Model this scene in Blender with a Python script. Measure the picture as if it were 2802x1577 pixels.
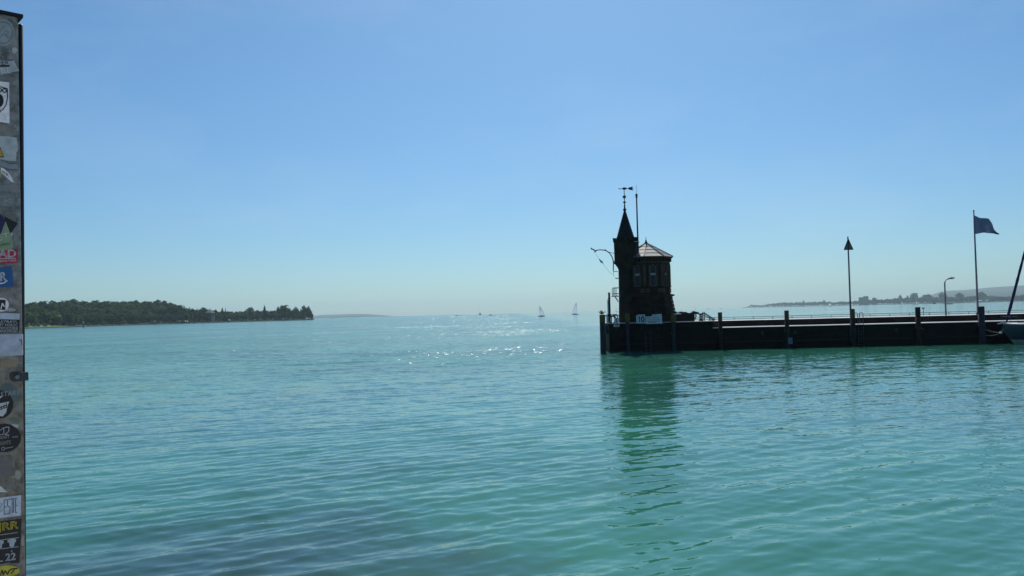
import bpy, bmesh, math, random
import numpy as np
from mathutils import Vector, Matrix
R = math.radians
scene = bpy.context.scene
for o in list(bpy.data.objects):
    bpy.data.objects.remove(o, do_unlink=True)
col = scene.collection
rnd = random.Random(7)

# ------------------------------------------------------------------ camera
FPX, W0, H0 = 2200.0, 2802.0, 1577.0
CAM_Z = 3.5
cam_d = bpy.data.cameras.new('camera')
cam = bpy.data.objects.new('camera', cam_d)
col.objects.link(cam)
cam_d.sensor_width = 36.0
cam_d.lens = 36.0 * FPX / W0
cam_d.clip_start = 0.05
cam_d.clip_end = 60000
CM = Matrix.Rotation(R(90 + 1.784), 3, 'X') @ Matrix.Rotation(R(-1.4), 3, 'Z')
cam.matrix_world = Matrix.Translation((0, 0, CAM_Z)) @ CM.to_4x4()
scene.camera = cam

# ------------------------------------------------------------------ world, sun, exposure
SUN_EL, SUN_AZ = 47.0, 5.5            # azimuth: degrees to the right of the view axis (+Y)
world = bpy.data.worlds.new('World')
scene.world = world
world.use_nodes = True
wn = world.node_tree
bg = wn.nodes['Background']
sky = wn.nodes.new('ShaderNodeTexSky')
sky.sky_type = 'NISHITA'
sky.sun_disc = False
sky.sun_elevation = R(SUN_EL)
sky.sun_rotation = R(SUN_AZ)
sky.altitude = 400
sky.air_density = 0.82
sky.dust_density = 1.0
sky.ozone_density = 5.0
tint = wn.nodes.new('ShaderNodeMix'); tint.data_type = 'RGBA'; tint.blend_type = 'MULTIPLY'
tint.inputs['Factor'].default_value = 1.0
tint.inputs['B'].default_value = (0.605, 0.895, 0.985, 1)      # the photograph's cool white balance
wn.links.new(sky.outputs['Color'], tint.inputs['A'])
# thin uneven veil of high cloud
wtc = wn.nodes.new('ShaderNodeTexCoord')
wmp = wn.nodes.new('ShaderNodeMapping'); wmp.inputs['Scale'].default_value = (2.2, 2.2, 6.0); wmp.inputs['Rotation'].default_value = (0.25, 0.2, 0.5)
wnz = wn.nodes.new('ShaderNodeTexNoise'); wnz.inputs['Scale'].default_value = 1.6; wnz.inputs['Detail'].default_value = 7; wnz.inputs['Roughness'].default_value = 0.6
wrp = wn.nodes.new('ShaderNodeMapRange'); wrp.inputs['From Min'].default_value = 0.48; wrp.inputs['From Max'].default_value = 0.8; wrp.inputs['To Max'].default_value = 0.12
wmx = wn.nodes.new('ShaderNodeMix'); wmx.data_type = 'RGBA'; wmx.inputs['B'].default_value = (6.2, 7.4, 8.2, 1)
wn.links.new(wtc.outputs['Generated'], wmp.inputs['Vector']); wn.links.new(wmp.outputs['Vector'], wnz.inputs['Vector'])
wn.links.new(wnz.outputs['Fac'], wrp.inputs['Value']); wn.links.new(wrp.outputs['Result'], wmx.inputs['Factor'])
# greyer air low over the lake, the same all round the horizon
wsx = wn.nodes.new('ShaderNodeSeparateXYZ'); wn.links.new(wtc.outputs['Generated'], wsx.inputs[0])
wd = wn.nodes.new('ShaderNodeMath'); wd.operation = 'DIVIDE'; wd.inputs[1].default_value = 0.18; wn.links.new(wsx.outputs['Z'], wd.inputs[0])
wq = wn.nodes.new('ShaderNodeMath'); wq.operation = 'MULTIPLY'; wn.links.new(wd.outputs[0], wq.inputs[0]); wn.links.new(wd.outputs[0], wq.inputs[1])
wne = wn.nodes.new('ShaderNodeMath'); wne.operation = 'MULTIPLY'; wne.inputs[1].default_value = -1.0; wn.links.new(wq.outputs[0], wne.inputs[0])
wex = wn.nodes.new('ShaderNodeMath'); wex.operation = 'EXPONENT'; wn.links.new(wne.outputs[0], wex.inputs[0])
wlow = wn.nodes.new('ShaderNodeMix'); wlow.data_type = 'RGBA'; wlow.blend_type = 'MULTIPLY'; wlow.inputs['B'].default_value = (1.0, 0.90, 0.83, 1)
wn.links.new(wex.outputs[0], wlow.inputs['Factor']); wn.links.new(tint.outputs['Result'], wlow.inputs['A'])
wn.links.new(wlow.outputs['Result'], wmx.inputs['A']); wn.links.new(wmx.outputs['Result'], bg.inputs['Color'])
bg.inputs['Strength'].default_value = 0.1
sun_d = bpy.data.lights.new('sun', 'SUN')
sun_d.energy = 3.5
sun_d.angle = R(0.53)
sun_d.color = (1.0, 0.97, 0.92)
sun = bpy.data.objects.new('sun', sun_d)
col.objects.link(sun)
sdir = Vector((math.sin(R(SUN_AZ)) * math.cos(R(SUN_EL)), math.cos(R(SUN_AZ)) * math.cos(R(SUN_EL)), math.sin(R(SUN_EL))))
sun.rotation_euler = sdir.to_track_quat('Z', 'Y').to_euler()
sun.location = (0, 0, 60)
vs = scene.view_settings
scene.display_settings.display_device = 'sRGB'
vs.view_transform = 'Standard'
vs.look = 'None'
vs.exposure = 0.08
vs.gamma = 1.0
vs.use_curve_mapping = False
scene.cycles.use_denoising = True
scene.cycles.max_bounces = 8
scene.cycles.volume_bounces = 0
HAZE = 0.000075

# ------------------------------------------------------------------ helpers
def ray(px, py):
    d = CM @ Vector(((px - W0 / 2) / FPX, -(py - H0 / 2) / FPX, -1.0))
    return d
def P(px, py, Y):
    """world point seen at photo pixel (px,py) at depth Y"""
    d = ray(px, py)
    t = Y / d.y
    return Vector((d.x * t, Y, CAM_Z + d.z * t))
def hor(px):
    return 857.0 - 0.02444 * (px - 1401)

class MB:
    def __init__(s):
        s.v = []; s.f = []; s.m = []
    def add(s, vs_, fs, m=0):
        b = len(s.v)
        s.v += [tuple(p) for p in vs_]
        for f in fs:
            s.f.append(tuple(b + i for i in f)); s.m.append(m)
        return s
    def box(s, c, size, ax=None, m=0):
        """box centred at c; ax = three axis vectors"""
        c = Vector(c); hx, hy, hz = size[0] / 2, size[1] / 2, size[2] / 2
        if ax is None: ax = (Vector((1, 0, 0)), Vector((0, 1, 0)), Vector((0, 0, 1)))
        vs_ = []
        for sx in (-1, 1):
            for sy in (-1, 1):
                for sz in (-1, 1):
                    vs_.append(c + ax[0] * hx * sx + ax[1] * hy * sy + ax[2] * hz * sz)
        return s.add(vs_, [(0, 1, 3, 2), (4, 6, 7, 5), (0, 4, 5, 1), (2, 3, 7, 6), (0, 2, 6, 4), (1, 5, 7, 3)], m)
    def tube(s, pts, r, n=8, m=0, cap=True):
        pts = [Vector(p) for p in pts]
        if not hasattr(r, '__len__'): r = [r] * len(pts)
        rings = []
        for i, p in enumerate(pts):
            if i == 0: t = pts[1] - p
            elif i == len(pts) - 1: t = p - pts[i - 1]
            else: t = (pts[i + 1] - p).normalized() + (p - pts[i - 1]).normalized()
            t = t.normalized() if t.length > 1e-9 else Vector((0, 0, 1))
            a = Vector((0, 0, 1)) if abs(t.z) < 0.9 else Vector((1, 0, 0))
            x = t.cross(a).normalized(); y = t.cross(x).normalized()
            rings.append([p + (x * math.cos(2 * math.pi * k / n) + y * math.sin(2 * math.pi * k / n)) * r[i] for k in range(n)])
        vs_ = [q for rg in rings for q in rg]; fs = []
        for i in range(len(pts) - 1):
            for k in range(n):
                fs.append((i * n + k, i * n + (k + 1) % n, (i + 1) * n + (k + 1) % n, (i + 1) * n + k))
        if cap:
            fs.append(tuple(range(n))); fs.append(tuple((len(pts) - 1) * n + k for k in range(n)))
        return s.add(vs_, fs, m)
    def lathe(s, c, prof, n=24, m=0, a0=0.0):
        """prof = [(radius, z)]; revolved about the vertical through c"""
        vs_ = []; fs = []
        for (rr, z) in prof:
            for k in range(n):
                a = a0 + 2 * math.pi * k / n
                vs_.append((c[0] + rr * math.sin(a), c[1] - rr * math.cos(a), z))
        for i in range(len(prof) - 1):
            for k in range(n):
                fs.append((i * n + k, i * n + (k + 1) % n, (i + 1) * n + (k + 1) % n, (i + 1) * n + k))
        fs.append(tuple(range(n))[::-1]); fs.append(tuple((len(prof) - 1) * n + k for k in range(n)))
        return s.add(vs_, fs, m)
    def slab(s, poly, off, m=0):
        """solid from polygon poly (list of Vectors) extruded by the vector off"""
        n = len(poly); off = Vector(off)
        vs_ = [Vector(p) for p in poly] + [Vector(p) + off for p in poly]
        fs = [tuple(range(n)), tuple(range(2 * n - 1, n - 1, -1))]
        for k in range(n):
            fs.append((k, (k + 1) % n, n + (k + 1) % n, n + k))
        return s.add(vs_, fs, m)
    def ball(s, c, r, n=8, m=0, sc=(1, 1, 1)):
        c = Vector(c); vs_ = []; fs = []
        k2 = n // 2
        for i in range(k2 + 1):
            ph = math.pi * i / k2
            for k in range(n):
                a = 2 * math.pi * k / n
                vs_.append(c + Vector((r * sc[0] * math.sin(ph) * math.cos(a), r * sc[1] * math.sin(ph) * math.sin(a), r * sc[2] * math.cos(ph))))
        for i in range(k2):
            for k in range(n):
                fs.append((i * n + k, (i + 1) * n + k, (i + 1) * n + (k + 1) % n, i * n + (k + 1) % n))
        return s.add(vs_, fs, m)
    def build(s, name, mat, parent=None, smooth=False, bevel=0):
        me = bpy.data.meshes.new(name)
        off = Vector((0, 0, 0))
        q = parent
        while q is not None:
            off += q.location; q = q.parent
        me.from_pydata([tuple(Vector(p) - off) for p in s.v], [], s.f)
        mats = mat if isinstance(mat, (list, tuple)) else [mat]
        for mm in mats: me.materials.append(mm)
        if len(mats) > 1: me.polygons.foreach_set('material_index', s.m)
        bm = bmesh.new(); bm.from_mesh(me)
        bmesh.ops.remove_doubles(bm, verts=bm.verts, dist=1e-5)
        bmesh.ops.recalc_face_normals(bm, faces=bm.faces)
        if bevel: bmesh.ops.bevel(bm, geom=bm.edges[:], offset=bevel, segments=1, affect='EDGES')
        bm.to_mesh(me); bm.free()
        if smooth:
            me.polygons.foreach_set('use_smooth', [True] * len(me.polygons))
        o = bpy.data.objects.new(name, me)
        col.objects.link(o)
        if parent is not None: o.parent = parent
        return o

def empty(name, loc, label=None, cat=None, group=None):
    o = bpy.data.objects.new(name, None)
    col.objects.link(o); o.location = loc; o.empty_display_size = 0.3
    tag(o, label, cat, group)
    return o
def tag(o, label=None, cat=None, group=None, kind=None):
    if label: o['label'] = label
    if cat: o['category'] = cat
    if group: o['group'] = group
    if kind: o['kind'] = kind
    return o
def copy_tree(o, parent=None):
    c = o.copy(); col.objects.link(c); c.parent = parent
    for ch in list(o.children): copy_tree(ch, c)
    return c

# ------------------------------------------------------------------ materials
def mat(name, colr, rough=0.7, var=0.25, scale=4.0, metal=0.0, bump=0.0, bscale=None, spec=0.5, rand=0.0, col2=None, coord='Object', stretch=None):
    m = bpy.data.materials.new(name); m.use_nodes = True
    nt = m.node_tree; b = nt.nodes['Principled BSDF']
    b.inputs['Roughness'].default_value = rough
    b.inputs['Metallic'].default_value = metal
    b.inputs['Specular IOR Level'].default_value = spec
    tc = nt.nodes.new('ShaderNodeTexCoord')
    src = tc.outputs[coord]
    if stretch:
        mp = nt.nodes.new('ShaderNodeMapping'); mp.inputs['Scale'].default_value = stretch
        nt.links.new(src, mp.inputs['Vector']); src = mp.outputs['Vector']
    nz = nt.nodes.new('ShaderNodeTexNoise'); nz.inputs['Scale'].default_value = scale
    nz.inputs['Detail'].default_value = 6; nz.inputs['Roughness'].default_value = 0.65
    nt.links.new(src, nz.inputs['Vector'])
    rp = nt.nodes.new('ShaderNodeValToRGB')
    c2 = col2 if col2 else tuple(min(1, c * (1 + var)) for c in colr)
    c1 = tuple(c * (1 - var) for c in colr) if not col2 else colr
    rp.color_ramp.elements[0].position = 0.32; rp.color_ramp.elements[1].position = 0.68
    rp.color_ramp.elements[0].color = (*c1, 1); rp.color_ramp.elements[1].color = (*c2, 1)
    nt.links.new(nz.outputs['Fac'], rp.inputs['Fac'])
    outc = rp.outputs['Color']
    if rand:
        oi = nt.nodes.new('ShaderNodeObjectInfo')
        hs = nt.nodes.new('ShaderNodeHueSaturation')
        mr = nt.nodes.new('ShaderNodeMapRange')
        mr.inputs['To Min'].default_value = 1 - rand; mr.inputs['To Max'].default_value = 1 + rand
        nt.links.new(oi.outputs['Random'], mr.inputs['Value'])
        nt.links.new(mr.outputs['Result'], hs.inputs['Value'])
        nt.links.new(outc, hs.inputs['Color']); outc = hs.outputs['Color']
    nt.links.new(outc, b.inputs['Base Color'])
    if bump:
        n2 = nt.nodes.new('ShaderNodeTexNoise'); n2.inputs['Scale'].default_value = bscale or scale * 4
        n2.inputs['Detail'].default_value = 5
        nt.links.new(src, n2.inputs['Vector'])
        bp = nt.nodes.new('ShaderNodeBump'); bp.inputs['Strength'].default_value = 1.0
        bp.inputs['Distance'].default_value = bump
        nt.links.new(n2.outputs['Fac'], bp.inputs['Height'])
        nt.links.new(bp.outputs['Normal'], b.inputs['Normal'])
    return m
M = {}
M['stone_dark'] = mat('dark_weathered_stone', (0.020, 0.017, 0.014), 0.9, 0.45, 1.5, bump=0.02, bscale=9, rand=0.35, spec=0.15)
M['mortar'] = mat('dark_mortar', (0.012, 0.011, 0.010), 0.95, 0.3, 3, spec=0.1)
M['brick'] = mat('sooty_red_brick', (0.030, 0.015, 0.012), 0.9, 0.4, 3, bump=0.008, bscale=20, spec=0.15, rand=0.2)
M['stone_pale'] = mat('brown_sandstone', (0.075, 0.058, 0.044), 0.9, 0.35, 2.5, bump=0.008, bscale=14, spec=0.15, rand=0.2)
M['roof'] = mat('grey_sheet_roof', (0.19, 0.185, 0.17), 0.6, 0.28, 2.2, bump=0.006, bscale=8, spec=0.4, rand=0.08)
M['slate'] = mat('black_slate', (0.014, 0.014, 0.016), 0.7, 0.4, 5, bump=0.01, bscale=14, spec=0.2)
M['iron'] = mat('dark_iron', (0.012, 0.012, 0.014), 0.55, 0.3, 8, metal=0.3)
M['gilt'] = mat('dull_gilt', (0.20, 0.15, 0.06), 0.5, 0.3, 8, metal=0.5)
M['white'] = mat('white_paint', (0.62, 0.63, 0.63), 0.6, 0.08, 6)
M['offwhite'] = mat('grey_white_board', (0.55, 0.58, 0.60), 0.6, 0.12, 5)
M['black'] = mat('black_paint', (0.012, 0.012, 0.014), 0.5, 0.3, 6)
M['frame'] = mat('pale_window_frame', (0.26, 0.27, 0.29), 0.5, 0.15, 6)
M['glass'] = mat('window_glass', (0.008, 0.016, 0.022), 0.06, 0.3, 2, spec=0.18)
M['concrete'] = mat('pale_coping_concrete', (0.60, 0.56, 0.53), 0.9, 0.18, 1.2, bump=0.004, bscale=18, rand=0.08)
M['wall'] = mat('wet_wall_and_shaded_fascia', (0.011, 0.010, 0.010), 0.85, 0.5, 0.8, bump=0.03, bscale=5, spec=0.15, rand=0.25, stretch=(1, 1, 2.2))
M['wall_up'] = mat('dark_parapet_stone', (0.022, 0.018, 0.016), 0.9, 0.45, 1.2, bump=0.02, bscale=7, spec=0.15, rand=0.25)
M['timber'] = mat('dark_wet_timber', (0.022, 0.018, 0.016), 0.8, 0.45, 2.0, bump=0.012, bscale=9, stretch=(5, 5, 0.6), spec=0.2)
M['timber_grey'] = mat('grey_wet_timber', (0.034, 0.034, 0.042), 0.8, 0.4, 2.0, bump=0.012, bscale=9, stretch=(5, 5, 0.6), spec=0.2)
M['timber_teal'] = mat('algae_teal_steel', (0.014, 0.036, 0.034), 0.75, 0.4, 2.0, stretch=(4, 4, 0.8), spec=0.2)
M['yellow'] = mat('weathered_yellow_paint', (0.125, 0.092, 0.022), 0.8, 0.4, 2.5, stretch=(3, 3, 0.8), spec=0.2)
M['ochre'] = mat('faded_ochre_paint', (0.12, 0.075, 0.028), 0.85, 0.4, 2.5, stretch=(4, 4, 0.6), spec=0.2)
M['galv'] = mat('galvanised_rail', (0.16, 0.19, 0.20), 0.5, 0.2, 8, metal=0.3)
M['ladder'] = mat('dark_wet_steel', (0.035, 0.04, 0.045), 0.6, 0.3, 8)
M['pole'] = mat('painted_steel_pole', (0.10, 0.12, 0.16), 0.5, 0.2, 5)
M['rope'] = mat('pale_rope', (0.35, 0.30, 0.22), 0.9, 0.2, 30)
M['navy_cloth'] = mat('navy_canvas', (0.012, 0.016, 0.075), 0.85, 0.25, 6, bump=0.01, bscale=14)
M['hull_blue'] = mat('dark_teal_hull', (0.010, 0.030, 0.046), 0.35, 0.15, 2)
M['hull_cream'] = mat('cream_hull', (0.26, 0.32, 0.25), 0.4, 0.1, 2)
M['deck_white'] = mat('white_deck', (0.72, 0.72, 0.70), 0.5, 0.06, 4)
M['sail'] = mat('pale_sailcloth', (0.62, 0.68, 0.73), 0.8, 0.06, 1)
M['sail_bright'] = mat('bright_white_sailcloth', (0.8, 0.81, 0.8), 0.8, 0.04, 1)
def add_trans(m, c, f):
    nt = m.node_tree; tr = nt.nodes.new('ShaderNodeBsdfTranslucent'); tr.inputs['Color'].default_value = (*c, 1)
    mx = nt.nodes.new('ShaderNodeMixShader'); mx.inputs[0].default_value = f
    nt.links.new(nt.nodes['Principled BSDF'].outputs[0], mx.inputs[1]); nt.links.new(tr.outputs[0], mx.inputs[2]); nt.links.new(mx.outputs[0], nt.nodes['Material Output'].inputs[0])
M['sail'].node_tree
add_trans(M['sail'], (0.62, 0.72, 0.80), 0.65); add_trans(M['sail_bright'], (0.8, 0.82, 0.82), 0.5)
M['tarp'] = mat('dark_tarpaulin', (0.045, 0.025, 0.03), 0.85, 0.5, 3, bump=0.02, bscale=6)
M['red'] = mat('red_sticker', (0.30, 0.012, 0.03), 0.5, 0.12, 30)
M['leaf_a'] = mat('broadleaf_foliage', (0.030, 0.052, 0.022), 0.9, 0.4, 0.22, spec=0.1, rand=0.4)
M['leaf_b'] = mat('mid_green_foliage', (0.065, 0.100, 0.034), 0.9, 0.35, 0.22, spec=0.1, rand=0.4)
M['leaf_c'] = mat('grey_green_foliage', (0.12, 0.15, 0.085), 0.9, 0.3, 0.22, spec=0.1, rand=0.3)
M['leaf_d'] = mat('conifer_foliage', (0.020, 0.038, 0.024), 0.9, 0.4, 0.22, spec=0.1, rand=0.35)
for k_, c_ in (('leaf_a', (0.06, 0.11, 0.035)), ('leaf_b', (0.10, 0.16, 0.05)), ('leaf_c', (0.14, 0.18, 0.09)), ('leaf_d', (0.03, 0.055, 0.03))): add_trans(M[k_], c_, 0.4)
M['bark'] = mat('tree_bark', (0.06, 0.045, 0.035), 0.95, 0.3, 2)
M['earth'] = mat('wooded_ground', (0.04, 0.055, 0.028), 0.95, 0.4, 0.02, coord='Generated')
M['grass'] = mat('lake_bank_grass', (0.085, 0.14, 0.04), 0.95, 0.35, 0.05)
M['shore'] = mat('dark_shore_stones', (0.05, 0.055, 0.05), 0.9, 0.4, 0.2)
M['far'] = mat('far_hill_woods', (0.05, 0.07, 0.045), 0.95, 0.4, 0.004)
M['render'] = mat('pale_house_render', (0.13, 0.13, 0.125), 0.9, 0.12, 0.3, rand=0.1)
M['tile'] = mat('brown_roof_tile', (0.20, 0.13, 0.10), 0.9, 0.2, 0.5, rand=0.15)
M['roof_far'] = mat('weathered_grey_roof', (0.10, 0.10, 0.10), 0.9, 0.2, 0.5, rand=0.1)
M['pane_far'] = mat('dark_house_window', (0.03, 0.035, 0.045), 0.2, 0.2, 1)
M['quay'] = mat('grey_quay_paving', (0.50, 0.47, 0.42), 0.9, 0.2, 1.5, bump=0.004)

# ------------------------------------------------------------------ lake
def make_lake():
    rr = list(np.linspace(3.6, 9.0, 46, endpoint=False))
    th0, th1 = math.atan(CAM_Z / 9.0), math.atan(CAM_Z / 420.0)
    nth = 960
    rr += [CAM_Z / math.tan(th0 + (th1 - th0) * i / nth) for i in range(nth)]
    rr += list(np.geomspace(420, 11500, 70)[1:])
    rr = np.array(rr)
    dr = np.gradient(rr)
    az = np.concatenate([np.linspace(-78, -37, 70, endpoint=False), np.linspace(-37, 37, 800, endpoint=False), np.linspace(37, 78, 71)])
    az = np.radians(az)
    da = math.radians(74 / 800)
    A, D = np.meshgrid(az, rr)
    sp = np.maximum(dr[:, None], D * da)
    X = D * np.sin(A); Y = D * np.cos(A); Z = np.zeros_like(X)
    Xo = X.copy(); Yo = Y.copy()
    g = np.random.RandomState(11)
    # calm and breezy patches of the lake, fixed to the world
    patch = 1.0 + 0.30 * np.sin(Xo * 0.055 + 0.9 * np.sin(Yo * 0.021) + 1.0) * np.sin(Yo * 0.047 + 0.7 * np.sin(Xo * 0.03)) \
        + 0.18 * np.sin(Xo * 0.13 - Yo * 0.09 + 2.0)
    ss = lambda e0, e1, x: np.clip((x - e0) / (e1 - e0), 0, 1) ** 2 * (3 - 2 * np.clip((x - e0) / (e1 - e0), 0, 1))
    patch *= 0.29 + 0.38 * ss(28, 12, Yo) * (1 - 0.42 * ss(-1, 5, Xo)) + 0.20 * ss(12, -6, Xo) + 1.4 * ss(38, 85, Yo) * ss(28, -2, Xo)      # choppier outside the shelter of the mole
    comps = []
    for i in range(90):
        t = i / 89.0
        lam = 0.20 * (4.0 / 0.20) ** t
        if g.rand() < 0.62:
            ang = math.radians(90 + 30 + g.normal(0, 10))        # travel direction of the main wave train
            s = 1.0
        else:
            ang = math.radians(90 + g.normal(-8, 38)); s = 0.75
        slope = 0.0142 * s * (0.55 + 0.9 * math.exp(-((math.log(lam / 0.56)) / 0.65) ** 2))
        comps.append((lam, ang, slope, g.rand() * 6.283))
    unres = np.full_like(X, 0.006 ** 2)
    DX = np.zeros_like(X); DY = np.zeros_like(X)
    for lam, ang, slope, ph in comps:
        k = 2 * math.pi / lam
        w = np.clip((lam / sp - 2.2) / 2.5, 0, 1)
        kx, ky = math.cos(ang), math.sin(ang)
        arg = k * (Xo * kx + Yo * ky) + ph
        a = slope / k
        m_ = w * patch
        Z += a * m_ * np.cos(arg)
        q = -0.6 * a * m_ * np.sin(arg)
        DX += q * kx; DY += q * ky
        unres += (slope ** 2 / 2) * (1 - w ** 2) * patch ** 2
    X += DX; Y += DY
    nr, na = X.shape
    co = np.stack([X, Y, Z], -1).reshape(-1, 3).astype(np.float32)
    i = np.arange(nr - 1)[:, None] * na + np.arange(na - 1)[None, :]
    quads = np.stack([i, i + 1, i + na + 1, i + na], -1).reshape(-1, 4)
    me = bpy.data.meshes.new('lake')
    me.vertices.add(len(co)); me.vertices.foreach_set('co', co.ravel())
    nq = len(quads)
    me.loops.add(nq * 4); me.loops.foreach_set('vertex_index', quads.ravel().astype(np.int32))
    me.polygons.add(nq)
    me.polygons.foreach_set('loop_start', np.arange(0, nq * 4, 4, dtype=np.int32))
    me.polygons.foreach_set('use_smooth', np.ones(nq, dtype=bool))
    me.update(calc_edges=True)
    at = me.attributes.new('chop', 'FLOAT', 'POINT')
    at.data.foreach_set('value', np.sqrt(unres).ravel().astype(np.float32))
    m = bpy.data.materials.new('lake_water'); m.use_nodes = True
    nt = m.node_tree; b = nt.nodes['Principled BSDF']
    geo = nt.nodes.new('ShaderNodeNewGeometry')
    # suspended silt: cloudy green and blue-green areas
    n1 = nt.nodes.new('ShaderNodeTexNoise'); n1.inputs['Scale'].default_value = 0.06; n1.inputs['Detail'].default_value = 4
    nt.links.new(geo.outputs['Position'], n1.inputs['Vector'])
    rp = nt.nodes.new('ShaderNodeValToRGB')
    rp.color_ramp.elements[0].position = 0.32; rp.color_ramp.elements[1].position = 0.62
    rp.color_ramp.elements[0].color = (0.028, 0.125, 0.096, 1)
    rp.color_ramp.elements[1].color = (0.042, 0.230, 0.142, 1)
    nt.links.new(n1.outputs['Fac'], rp.inputs['Fac'])
    # a darker greyer patch in the water colour with a ragged soft edge, left of the camera
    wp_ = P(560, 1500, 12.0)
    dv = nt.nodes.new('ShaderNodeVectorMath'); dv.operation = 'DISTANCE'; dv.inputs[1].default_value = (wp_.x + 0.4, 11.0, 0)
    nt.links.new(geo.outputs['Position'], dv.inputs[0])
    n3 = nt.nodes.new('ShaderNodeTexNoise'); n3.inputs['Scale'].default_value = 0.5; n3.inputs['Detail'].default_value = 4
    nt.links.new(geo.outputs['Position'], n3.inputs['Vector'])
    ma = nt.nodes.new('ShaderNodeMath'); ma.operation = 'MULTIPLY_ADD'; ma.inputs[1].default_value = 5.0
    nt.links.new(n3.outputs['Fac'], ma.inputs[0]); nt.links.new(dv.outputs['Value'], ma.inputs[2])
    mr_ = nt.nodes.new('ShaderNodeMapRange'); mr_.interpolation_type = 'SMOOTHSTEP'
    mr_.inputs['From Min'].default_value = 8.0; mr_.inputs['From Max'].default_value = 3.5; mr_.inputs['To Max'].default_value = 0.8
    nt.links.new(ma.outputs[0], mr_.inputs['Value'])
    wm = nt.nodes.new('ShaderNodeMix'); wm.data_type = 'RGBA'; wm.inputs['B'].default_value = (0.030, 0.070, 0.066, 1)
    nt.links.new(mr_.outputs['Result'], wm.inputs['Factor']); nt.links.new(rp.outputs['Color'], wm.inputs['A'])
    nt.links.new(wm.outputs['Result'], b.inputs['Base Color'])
    b.inputs['IOR'].default_value = 1.42
    # small ripples
    mp = nt.nodes.new('ShaderNodeMapping'); mp.inputs['Rotation'].default_value = (0, 0, R(-22)); mp.inputs['Scale'].default_value = (0.45, 1.0, 1.0)
    nt.links.new(geo.outputs['Position'], mp.inputs['Vector'])
    av = nt.nodes.new('ShaderNodeAttribute'); av.attribute_name = 'chop'
    st_ = nt.nodes.new('ShaderNodeMath'); st_.operation = 'MULTIPLY_ADD'; st_.use_clamp = True
    st_.inputs[1].default_value = 11.0; st_.inputs[2].default_value = 0.09; st_.use_clamp = False
    nt.links.new(av.outputs['Fac'], st_.inputs[0])
    # ripples finer than the mesh: a random slope field added to the surface normal
    acc = geo.outputs['Normal']
    for sc_, k_ in ((0.9, 0.30), (2.6, 0.60), (8.0, 0.60), (24.0, 0.45)):
        n2 = nt.nodes.new('ShaderNodeTexNoise'); n2.inputs['Scale'].default_value = sc_; n2.inputs['Detail'].default_value = 1.5
        nt.links.new(mp.outputs['Vector'], n2.inputs['Vector'])
        sb = nt.nodes.new('ShaderNodeVectorMath'); sb.operation = 'SUBTRACT'; sb.inputs[1].default_value = (0.5, 0.5, 0.5)
        nt.links.new(n2.outputs['Color'], sb.inputs[0])
        ml = nt.nodes.new('ShaderNodeVectorMath'); ml.operation = 'MULTIPLY'; ml.inputs[1].default_value = (k_, k_, 0)
        nt.links.new(sb.outputs[0], ml.inputs[0])
        scl = nt.nodes.new('ShaderNodeVectorMath'); scl.operation = 'SCALE'
        nt.links.new(ml.outputs[0], scl.inputs[0]); nt.links.new(st_.outputs[0], scl.inputs['Scale'])
        ad = nt.nodes.new('ShaderNodeVectorMath'); ad.operation = 'ADD'
        nt.links.new(acc, ad.inputs[0]); nt.links.new(scl.outputs[0], ad.inputs[1]); acc = ad.outputs[0]
    nm_ = nt.nodes.new('ShaderNodeVectorMath'); nm_.operation = 'NORMALIZE'
    nt.links.new(acc, nm_.inputs[0]); nt.links.new(nm_.outputs[0], b.inputs['Normal'])
    # roughness from the slope spread of the waves finer than the mesh
    mu = nt.nodes.new('ShaderNodeMath'); mu.operation = 'MULTIPLY'; mu.inputs[1].default_value = 0.2
    pw = nt.nodes.new('ShaderNodeMath'); pw.operation = 'POWER'; pw.inputs[1].default_value = 0.5
    nt.links.new(av.outputs['Fac'], mu.inputs[0]); nt.links.new(mu.outputs[0], pw.inputs[0])
    nt.links.new(pw.outputs[0], b.inputs['Roughness'])
    me.materials.append(m)
    o = bpy.data.objects.new('lake', me); col.objects.link(o)
    tag(o, kind='structure')
make_lake()

# quay that the photographer stands on
q = MB()
q.box((0, -10.0, 0.3), (60, 26.6, 3.0))
q.build('quay', M['quay'], bevel=0.02)['kind'] = 'structure'

# ------------------------------------------------------------------ haze
def make_haze():
    b = MB(); b.box((0, 0, 99.0), (24400, 24400, 202.0))      # z from -2 to 200
    m = bpy.data.materials.new('haze'); m.use_nodes = True
    nt = m.node_tree
    nt.nodes.remove(nt.nodes['Principled BSDF'])
    v = nt.nodes.new('ShaderNodeVolumePrincipled')
    v.inputs['Color'].default_value = (0.70, 0.93, 1.0, 1)
    v.inputs['Density'].default_value = HAZE
    v.inputs['Anisotropy'].default_value = 0.25
    nt.links.new(v.outputs['Volume'], nt.nodes['Material Output'].inputs['Volume'])
    o = b.build('haze', m)
    o['kind'] = 'stuff'
make_haze()

# ------------------------------------------------------------------ harbour mole
ML_A = math.atan(0.05)
MU = Vector((math.cos(ML_A), -math.sin(ML_A), 0)); MV = Vector((math.sin(ML_A), math.cos(ML_A), 0)); UP = Vector((0, 0, 1))
MO = P(1668, 940, 68.7); MO.z = 0
AX = (MU, MV, UP)
def ML(u, v, z): return MO + MU * u + MV * v + UP * z
def u_of(px, py=880, v=0.0):
    """distance along the mole of the point seen at a photo pixel, on the vertical plane v"""
    d = ray(px, py); n = MV
    o = ML(0, v, 0) - Vector((0, 0, CAM_Z))
    t = o.dot(n) / d.dot(n)
    p = Vector((0, 0, CAM_Z)) + d * t
    return (p - MO).dot(MU), p.z
Z_HEAD, Z_LOW, Z_UP = 2.42, 1.84, 2.34
U_HEAD = u_of(1950)[0]
U_END = 74.0
LOW_W, UP_W = 3.4, 6.0
mole = empty('harbour_mole', ML(0, 0, 0), 'long dark stone harbour mole with a pale coping edge and the tower on its end', 'mole')
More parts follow.
